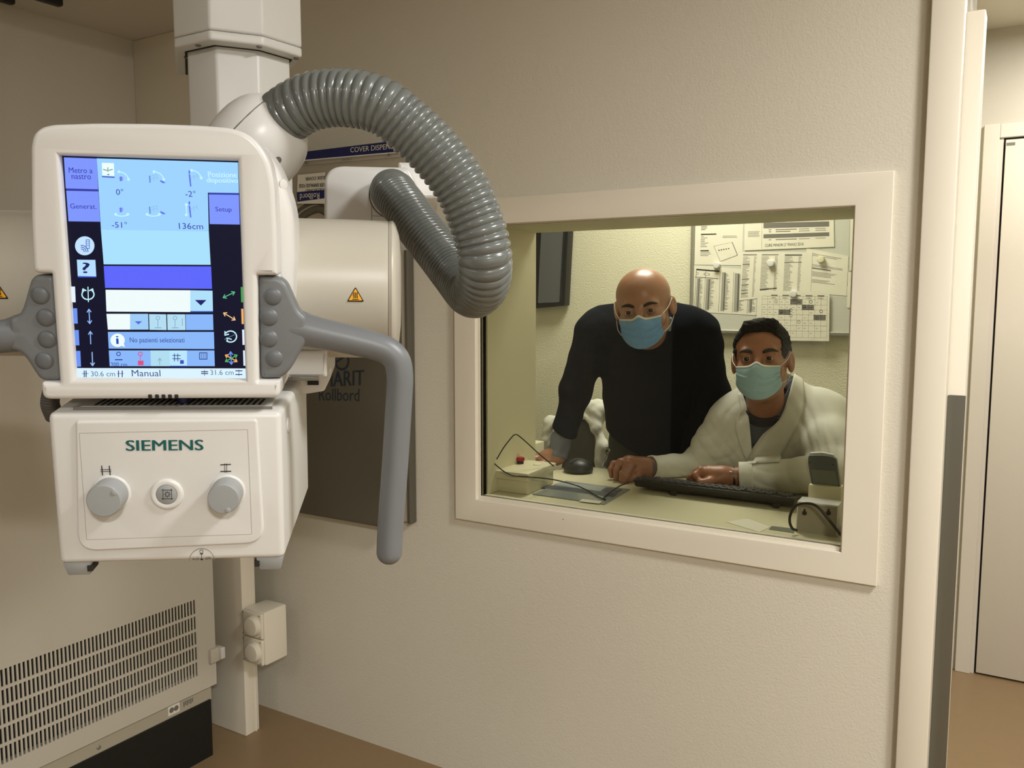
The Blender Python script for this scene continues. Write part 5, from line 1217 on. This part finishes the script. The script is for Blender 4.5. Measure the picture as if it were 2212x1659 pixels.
# metal box, holder and handset at the right
q0, q1 = Z(1718,1149,DZ), Z(1809,1161,DZ); dx = (q1-q0)/np.linalg.norm(q1-q0); dn = np.array([-dx[1], dx[0], 0]); dep = .055
def onf(px, py): d = ray(px, py); return C0+d*(((q0-C0)@dn)/(d@dn))
ztb = onf(1765,1087)[2]
mbx = empty('metal_box', (q0+q1)/2+dn*dep/2); tag(mbx, 'grey metal box with keyhole slots in the right window corner', 'box')
child(bevbox([q0,q1,q1+dn*dep,q0+dn*dep], [p_+np.array([0,0,ztb-DZ]) for p_ in (q0+dx*.002,q1,q1+dn*dep,q0+dx*.002+dn*dep)], .002), 'body', M['white2'], mbx, 35)
fb = [q0+dx*.003-dn*.0006+[0,0,.002], q1-dx*.003-dn*.0006+[0,0,.002], q1-dx*.003-dn*.0006+[0,0,ztb-DZ-.004], q0+dx*.005-dn*.0006+[0,0,ztb-DZ-.004]]
mb = MB(); mb.add([*fb, *[p_+dn*.001 for p_ in fb]], [(0,1,2,3),(7,6,5,4),(0,4,5,1),(1,5,6,2),(2,6,7,3),(3,7,4,0)]); child(mb, 'back_plate', M['metalbox'], mbx)
for px, py in ((1738,1108),(1790,1108)):
    c_ = onf(px,py)-dn*.0009; mb = MB(); mb.lathe(c_, -dn, [(0,.0055),(.0006,.0055)], 16); c2 = c_+np.array([0,0,.006]); mb.add([c2-dx*.002-[0,0,.002], c2+dx*.002-[0,0,.002], c2+dx*.002+[0,0,.004], c2-dx*.002+[0,0,.004]], [(0,1,2,3)]); child(mb, 'keyhole_slot', M['gap'], mbx)
ho = empty('handset_holder', q0+dn*.09); tag(ho, 'cream holder block behind the metal box', 'holder')
yh = q0[1]+.085
A_ = Y(1746,1046,yh); B_2 = Y(1818,1054,yh)
z1_ = (A_[2]+B_2[2])/2
child(MB().rbox((A_[0],yh,DZ+.0005),(B_2[0],yh+.04,z1_),.004,2), 'block', M['boxw'], ho, 35)
hs_ = empty('handset', (A_[0]+.03,yh+.02,z1_)); tag(hs_, 'grey-green handset with small display standing in cream holder', 'handset')
yq_ = yh+.012
pts = [Y(1753,1047,yq_),Y(1815,1055,yq_),Y(1806,992,yq_),Y(1795,986,yq_),Y(1775,983,yq_),Y(1746,984,yq_),Y(1745,1000,yq_)]
V, Fc = prism([round_poly([(p_[0],p_[2]) for p_ in pts], [.002,.002,.004,.008,.01,.006,.004])], yq_, yq_+.016, .002); mb = MB(); mb.add(V, Fc); child(mb, 'body', M['device'], hs_, 35)
pts = [Y(1746,986,yq_+.01),Y(1808,993,yq_+.01),Y(1800,982,yq_+.012),Y(1775,977,yq_+.012),Y(1750,978,yq_+.012)]
V, Fc = prism([[(p_[0],p_[2]) for p_ in pts]], yq_+.010, yq_+.026, .002); mb = MB(); mb.add(V, Fc); child(mb, 'rear_shell', M['white2'], hs_, 35)
pts = [Y(1757,1045,yq_-.0006),Y(1811,1051,yq_-.0006),Y(1804,1018,yq_-.0006),Y(1752,1014,yq_-.0006)]
mb = MB(); mb.add(pts, [(0,1,2,3)]); child(mb, 'display', M['device_lit'], hs_)
for px, py in ((1750,999),(1799,1004)): child(MB().lathe(Y(px,py,yq_),(0,-1,0),[(-.001,.0018),(.0006,.0018)],10), 'screw', M['gap'], hs_)
# cables
def cable(name, label, pts, r, seg=8):
    P3 = spline(pts, 8); o = MB().tube(P3, r, seg).obj(name, M['cable'], None, True); tag(o, label, 'cable'); return o
cable('cable', 'thick black cable looping in front of the metal box', [Y(1722,1143,2.04)-[0,0,.003],Y(1712,1142,2.035),Y(1706,1128,2.03),Y(1708,1110,2.03),Y(1720,1092,2.035),Y(1742,1087,2.035),Y(1765,1094,2.035),Y(1790,1122,2.035),Y(1812,1150,2.03),Z(1822,1160,DZ+.006)], .0033)
zt2 = DZ+hb+.024
cable('cable', 'thin black cable looped from switch box to the keyboard', [Z(1083,999,zt2),Z(1077,995,zt2+.002),Z(1070,993,zt2+.003),Z(1067,997,zt2+.002),Y(1070,1003,pA[1]-.02),Y(1088,1018,pA[1]-.025),Y(1106,1027,(pA[1]+pB[1])/2-.03),Y(1122,1029,pB[1]-.015),Y(1150,1031,pB[1]-.012),Z(1195,1036,DZ+.030),Z(1240,1047,DZ+.014),Z(1268,1059,DZ+.007),Z(1292,1073,DZ+.0055),Z(1308,1079,DZ+.0052),Z(1304,1076,DZ+.006),Z(1318,1064,DZ+.008),Z(1338,1050,DZ+.018),Z(1358,1043,DZ+.028)], .0019)
cable('cable', 'thin black cable rising in an arch over the switch box', [Y(1073,992,2.035),Y(1088,967,2.055),Y(1105,945,2.08),Y(1112,939,2.09),Y(1120,941,2.10),Y(1140,958,2.12),Y(1165,981,2.15),Z(1196,1007,zt2-.004)], .0018)
# dark mouse-like device and grey pad
def dome(P):
    c_ = Z(1243,1022,DZ); d = ell(P, c_+[0,.02,.012], (.048,.045,.032)); return smax(d, DZ+.0008-P[:, 2], .004)
c_ = Z(1243,1022,DZ); V, F_ = surf(dome, c_-.08, c_+.08, .003)
ms = empty('mouse', c_); tag(ms, 'black rounded device between hand and folder on the worktop', 'mouse'); mesh_np('shell', V, F_, M['kb'], ms)
child(MB().tube(spline([c_+[-.012,-.018,.036], c_+[-.002,.0,.0445], c_+[.008,.03,.043]],6), .0011, 6), 'seam', M['device'], ms, True)
ph = empty('wrist_pad', Z(1145,1003,DZ)); tag(ph, 'dark grey-green pad behind the switch box', 'pad')
def pad(P):
    a_, b_ = Z(1116,1006,DZ), Z(1176,1009,DZ); return smax(cap(P*[1,1,1]-[0,0,.004], a_, b_, .028, .028), DZ+.0008-P[:, 2], .004)
a_ = Z(1145,1006,DZ); V, F_ = surf(pad, a_-[.12,.08,.03], a_+[.12,.08,.06], .004); mesh_np('cushion', V, F_, M['device'], ph)
# ------------------------------------------------------------------ chair with hanging coat, white cabinet
ch = empty('office_chair', Y(1250,1010,3.0)*[1,1,0]+[0,0,0]); tag(ch, 'charcoal office chair with a coat over its back behind the standing man', 'chair')
V, Fc = prism([round_poly([Y(x, y, 3.0)[[0, 2]] for x, y in ((1236,905),(1279,905),(1286,960),(1291,1030),(1291,1060),(1204,1060),(1210,1010),(1222,960))], .03)], 3.0, 3.05, .015)
mb = MB(); mb.add(V, Fc); child(mb, 'backrest', M['chair'], ch, 40)
xm = Y(1250,1010,3.0)[0]
child(MB().rbox((xm-.22,3.03,.42),(xm+.22,3.40,.50),.03,3), 'seat', M['chair'], ch, 40)
child(MB().lathe((xm,3.22,.10),(0,0,1),[(0,.03),(.32,.025)],20), 'pole', M['black'], ch, 45)
child(MB().tube(spline([(xm,3.22,.42),(xm,3.08,.46),(xm,3.06,.70)],6), .02, 10), 'back_bar', M['black'], ch, True)
for k in range(5):
    t = k*2*math.pi/5; child(MB().tube([(xm,3.22,.12),(xm+.26*math.cos(t),3.22+.22*math.sin(t),.07),(xm+.27*math.cos(t),3.22+.23*math.sin(t),.0)],[.024,.016,.02],10), 'leg', M['black'], ch, 45)
def hung(P):
    q = lambda x, y, yy=2.97: Y(x, y, yy)
    d = cap(P, q(1192,912,2.99), q(1290,880,2.99), .022, .030); d = smin(d, cap(P, q(1270,878,2.98), q(1305,885,2.98), .028, .026), .02)
    d = smin(d, chain(P, [(q(1188,915), .020), (q(1180,955), .024), (q(1170,1040), .030)], .02), .02)
    d = smin(d, chain(P, [(q(1292,890), .030), (q(1290,925,2.95), .020), (q(1299,965,2.95), .022), (q(1303,1040,2.95), .024)], .02), .02)
    d = smin(d, chain(P, [(q(1258,893), .018), (q(1275,906,2.96), .016), (q(1290,922,2.95), .014)], .01), .012)
    return d+wob(P*[1,1,.5], 36, .0045, 2)+wob(P, 75, .0012, 5)
a_ = Y(1245,950,2.98); V, F_ = surf(hung, a_-[.20,.12,.22], a_+[.16,.12,.16], .0045)
hc_ = empty('hanging_coat', a_); tag(hc_, 'crumpled white coat hung over the charcoal chair back', 'coat'); mesh_np('cloth', V, F_, M['coat'], hc_)
wc = empty('side_cabinet', (-2.0,2.7,0)); tag(wc, 'low white cabinet in the left corner of the control room', 'cabinet')
a_ = Y(1175,950,3.0); child(MB().rbox((-2.6,2.55,.02),(Y(1176,952,2.86)[0],2.86,Y(1150,950,2.86)[2]),.004,2), 'body', M['boxw'], wc, 35)
child(MB().box((-2.58,2.57,0),(Y(1176,952,2.86)[0]-.02,2.84,.021)), 'plinth', M['gap'], wc)
# ------------------------------------------------------------------ black-framed panel on the control room wall
tv = empty('wall_panel', Y(1188,580,3.47)); tag(tv, 'black-framed grey panel hung on the cream control room wall', 'panel')
q = lambda x, y, yy=3.44: Y(x, y, yy)[[0, 2]]
o4 = [q(1080,672), q(1219.5,660), q(1229.5,470), q(1086,470)]; i4 = [q(1090,662), q(1212,654), q(1221,476), q(1094,476)]
V, Fc = prism([o4, i4], 3.44, 3.49, .003); mb = MB(); mb.add(V, Fc); child(mb, 'frame', M['tvblack'], tv, 35)
i3 = [q(1159,655), q(1205,653), q(1215,474), q(1167,474)]; i2_ = [q(1092,664), q(1213,656), q(1222,473), q(1094,473)]
V, Fc = prism([i2_], 3.462, 3.48, .0); mb = MB(); mb.add(V, Fc); child(mb, 'panel_back', M['sheetdark'], tv)
V, Fc = prism([i3], 3.452, 3.463, .0); mb = MB(); mb.add(V, Fc); child(mb, 'panel_face', M['tvgrey'], tv)
V, Fc = prism([[q(1150,663), q(1158,656), q(1168,470), q(1150,470)]], 3.45, 3.463, .0); mb = MB(); mb.add(V, Fc); child(mb, 'inner_post', M['tvblack'], tv)
# ------------------------------------------------------------------ notice board with papers
NY = 3.47
nb_ = empty('notice_board', Y(1660,600,NY)); tag(nb_, 'white notice board with aluminium frame on the control room wall', 'notice board')
bx0, bx1 = Y(1492,600,NY)[0], -.335; bz0, bz1 = Y(1660,722,NY)[2], 1.86
child(MB().box((bx0+.01,NY,bz0+.01),(bx1,NY+.025,bz1)), 'board', mat('board_grey_white', (192,192,182), .45), nb_)
V, Fc = prism([[(bx0,bz0),(bx1+.004,bz0),(bx1+.004,bz1+.006),(bx0,bz1+.006)], [(bx0+.014,bz0+.014),(bx0+.014,bz1-.01),(bx1-.01,bz1-.01),(bx1-.01,bz0+.014)]], NY-.010, NY+.028, .003)
mb = MB(); mb.add(V, Fc); child(mb, 'frame', M['alu'], nb_, 35)
rnd = random.Random(3)
def paper(label, quad, lvl, deco, m='paper'):
    y_ = NY-.0012*(lvl+1); q = [Y(x, y, y_) for x, y in quad]; c_ = sum(q)/4
    r = empty('paper_sheet', c_); tag(r, label, 'paper', 'papers pinned on the notice board')
    mb = MB(); mb.add([*q, *[p_+np.array([0,.0007,0]) for p_ in q]], [(0,1,2,3),(7,6,5,4),(0,4,5,1),(1,5,6,2),(2,6,7,3),(3,7,4,0)]); child(mb, 'sheet', M[m], r)
    A_, B2, C2, D2 = [p_-np.array([0,.0003,0]) for p_ in q]     # order: top-left, top-right, bottom-right, bottom-left
    def bl(u, v): return (A_*(1-u)+B2*u)*(1-v)+(D2*(1-u)+C2*u)*v
    lay = {}
    def rect(u0, v0, u1, v1, col='inkgrey'): lay.setdefault(col, MB()).add([bl(u0, v0), bl(u1, v0), bl(u1, v1), bl(u0, v1)], [(0,1,2,3)])
    def ring(u, v, ru, rv_, col='inkgrey', th=.25):
        n = 14; P_ = []
        for k in range(n+1):
            t = 2*math.pi*k/n; P_ += [bl(u+ru*math.cos(t), v+rv_*math.sin(t)), bl(u+ru*(1-th)*math.cos(t), v+rv_*(1-th)*math.sin(t))]
        lay.setdefault(col, MB()).add(P_, [(2*k, 2*k+1, 2*k+3, 2*k+2) for k in range(n)])
    def txt(s, u0, v0, u1, v1, col='ink', bold=0.0): text_quad(lay.setdefault(col, MB()), s, bl(u0, v1), bl(u1, v1), bl(u0, v0), bold)
    deco(rect, ring, txt)
    for col, mb in lay.items(): o = child(mb, 'print', M[col], r); o['kind'] = 'stuff'
    return r
M['lightgrey'] = mat('light_grey_print', (150,148,138), .7)
def lines(rect, u0, u1, v0, v1, n, mn=.4, mx=1.0, col='lightgrey', fill=.45):
    for k in range(n):
        v = v0+(v1-v0)*k/n; rect(u0, v, u0+(u1-u0)*rnd.uniform(mn, mx), v+(v1-v0)/n*fill, col)
def dA(rect, ring, txt):
    lines(rect,.12,.27,.03,.24,6,.6,1,'inkgrey'); rect(.12,.305,.45,.33,'ink'); lines(rect,.12,.28,.35,.62,7,.4,1); rect(.12,.67,.30,.695,'ink'); lines(rect,.12,.38,.71,.82,3,.6,1)
    lines(rect,.55,.86,.03,.08,2,.9,1,'inkgrey'); lines(rect,.58,.90,.36,.42,2,.8,1)
    for a, b_ in (((.40,.58),(.78,.50)),((.78,.50),(.90,.78)),((.90,.78),(.55,.92)),((.55,.92),(.40,.58))):
        n = 10
        for k in range(n): rect(a[0]+(b_[0]-a[0])*k/n, a[1]+(b_[1]-a[1])*k/n, a[0]+(b_[0]-a[0])*(k+.9)/n+.004, a[1]+(b_[1]-a[1])*(k+.9)/n+.004)
    for k in range(5): rect(.50+.05*k,.66-.008*k,.53+.05*k,.69-.01*k)
paper('tall white sheet at top left of the notice board', [(1503,476),(1606,472),(1603,573),(1500,572)], 0, dA)
def dB(rect, ring, txt):
    rect(.05,.07,.42,.10,'ink'); rect(.04,.24,.41,.255,'inkgrey')
    for (u, w_) in ((.07,.10),(.22,.13),(.46,.13),(.66,.16),(.88,.10)):
        rect(u,.10 if u > .4 else .27,u+w_*.45,.95,'lightgrey'); lines(rect,u+w_*.3,u+w_,.12 if u > .4 else .27,.93,34,.35,1,'lightgrey',.6)
    for u in (.05,.20,.43,.64,.86): rect(u,.08,u+.006,.97,'inkgrey')
    ring(.22,.17,.05,.03); ring(.07,.17,.02,.03)
paper('dense column table at lower left of the notice board', [(1498,573),(1636,584),(1634,681),(1492,673)], 0, dB)
def dE(rect, ring, txt):
    lines(rect,.15,.85,.09,.16,2,.8,1); lines(rect,.15,.90,.34,.40,2,.85,1); rect(.15,.41,.60,.44,'inkgrey'); lines(rect,.15,.85,.50,.62,4,.5,1); lines(rect,.15,.85,.68,.77,3,.5,1)
paper('white letter sheet at right of the notice board', [(1742,536),(1833,553),(1829,639),(1740,632)], 0, dE)
def dD(rect, ring, txt):
    for (u0, u1) in ((.02,.22),(.29,.53),(.62,.86)):
        rect(u0,.05,u1,.07,'inkgrey'); lines(rect,u0,u0+(u1-u0)*.55,.10,.96,30,.5,1,'lightgrey'); lines(rect,u1-(u1-u0)*.2,u1,.10,.96,30,.6,1,'lightgrey')
    for v in (.25,.56,.68,.79,.86): rect(.02,v,.12,v+.014,'inkgrey')
    rect(.62,.07,.86,.082,'ink'); rect(.62,.235,.86,.245,'ink'); rect(.29,.80,.53,.83,'inkgrey')
paper('phone list with three columns in middle of the notice board', [(1603,544),(1755,545),(1751,632),(1597,649)], 1, dD)
def dC(rect, ring, txt):
    lines(rect,.04,.14,.06,.16,2,.8,1,'inkgrey'); lines(rect,.04,.18,.44,.62,6,.8,1); rect(.20,0,.203,.98,'lightgrey')
    for v0, v1 in ((.20,.36),(.54,.66)): rect(.22,v0,.95,v1,'inkgrey')
    for v in (.08,.13,.40,.46,.70): lines(rect,.36,.60,v,v+.03,1,.6,1,'inkgrey',.8); lines(rect,.62,.74,v,v+.03,1,.9,1,'lightgrey',.8); lines(rect,.80,.92,v,v+.03,1,.9,1,'lightgrey',.8); rect(.28,v,.31,v+.02,'inkgrey')
    txt('CURE MINORI 2° PIANO 5516',.24,.83,.67,.92,'ink')
paper('striped timetable with handwriting at top of the notice board', [(1609,468),(1801,464),(1802,533),(1608,541)], 2, dC)
def dF(rect, ring, txt):
    for k in range(12):
        u = .07+k*.0815; rect(u,.10 if k else .10,u+.003,.93,'lightgrey')
    for v in (.10,.16,.27,.37,.47,.58,.69,.80,.93): rect(.07,v,.97,v+.004,'lightgrey')
    for u in (.20,.36,.52,.68,.84): rect(u,.075,u+.09,.10,'inkgrey'); lines(rect,u,u+.08,.13,.16,1,.9,1)
    for (u0, v0, w_) in ((.47,.16,.163),(.63,.27,.163),(.31,.37,.163),(.79,.47,.163)): rect(u0,v0,u0+w_,v0+.105,'inkgrey')
    for (u, v) in ((.27,.21),(.75,.21),(.35,.42),(.48,.38),(.48,.49),(.59,.62),(.89,.40),(.66,.31),(.84,.54)): ring(u,v,.022,.034,'ink' if u > .6 else 'inkgrey')
    for r_ in range(7):
        for k in range(10):
            if rnd.random() < .6: rect(.09+k*.0815,.215+.105*r_,.115+k*.0815,.225+.105*r_,'lightgrey')
paper('calendar grid sheet overhanging the bottom of the notice board', [(1636,628),(1792,630),(1791,737),(1633,735)], 9, dF)
paper('narrow blank strip at right edge of the notice board', [(1836,460),(1856,460),(1854,584),(1834,585)], 1, lambda *a: a[0](.0,.0,.03,1,'lightgrey'))
paper('lower blank strip at right edge of the notice board', [(1831,588),(1856,588),(1853,667),(1829,664)], 2, lambda *a: a[0](.0,.0,.02,.4,'ink'))
for (px, py, lb) in ((1548,573,'white round magnet between the two left papers'),(1665,569,'white round magnet on the three-column phone list'),(1773,560,'cream round magnet on the letter at the right'),(1714,635,'white round magnet holding the calendar sheet')):
    c_ = Y(px, py, NY-.0125); o = MB().lathe(c_-[0,.0,0],(0,-1,0),[(-.010,.0135),(.004,.0135),(.008,.0115),(.009,.002)],28).obj('magnet', M['white2'] if px != 1773 else M['boxw'], None, 45); tag(o, lb, 'magnet')
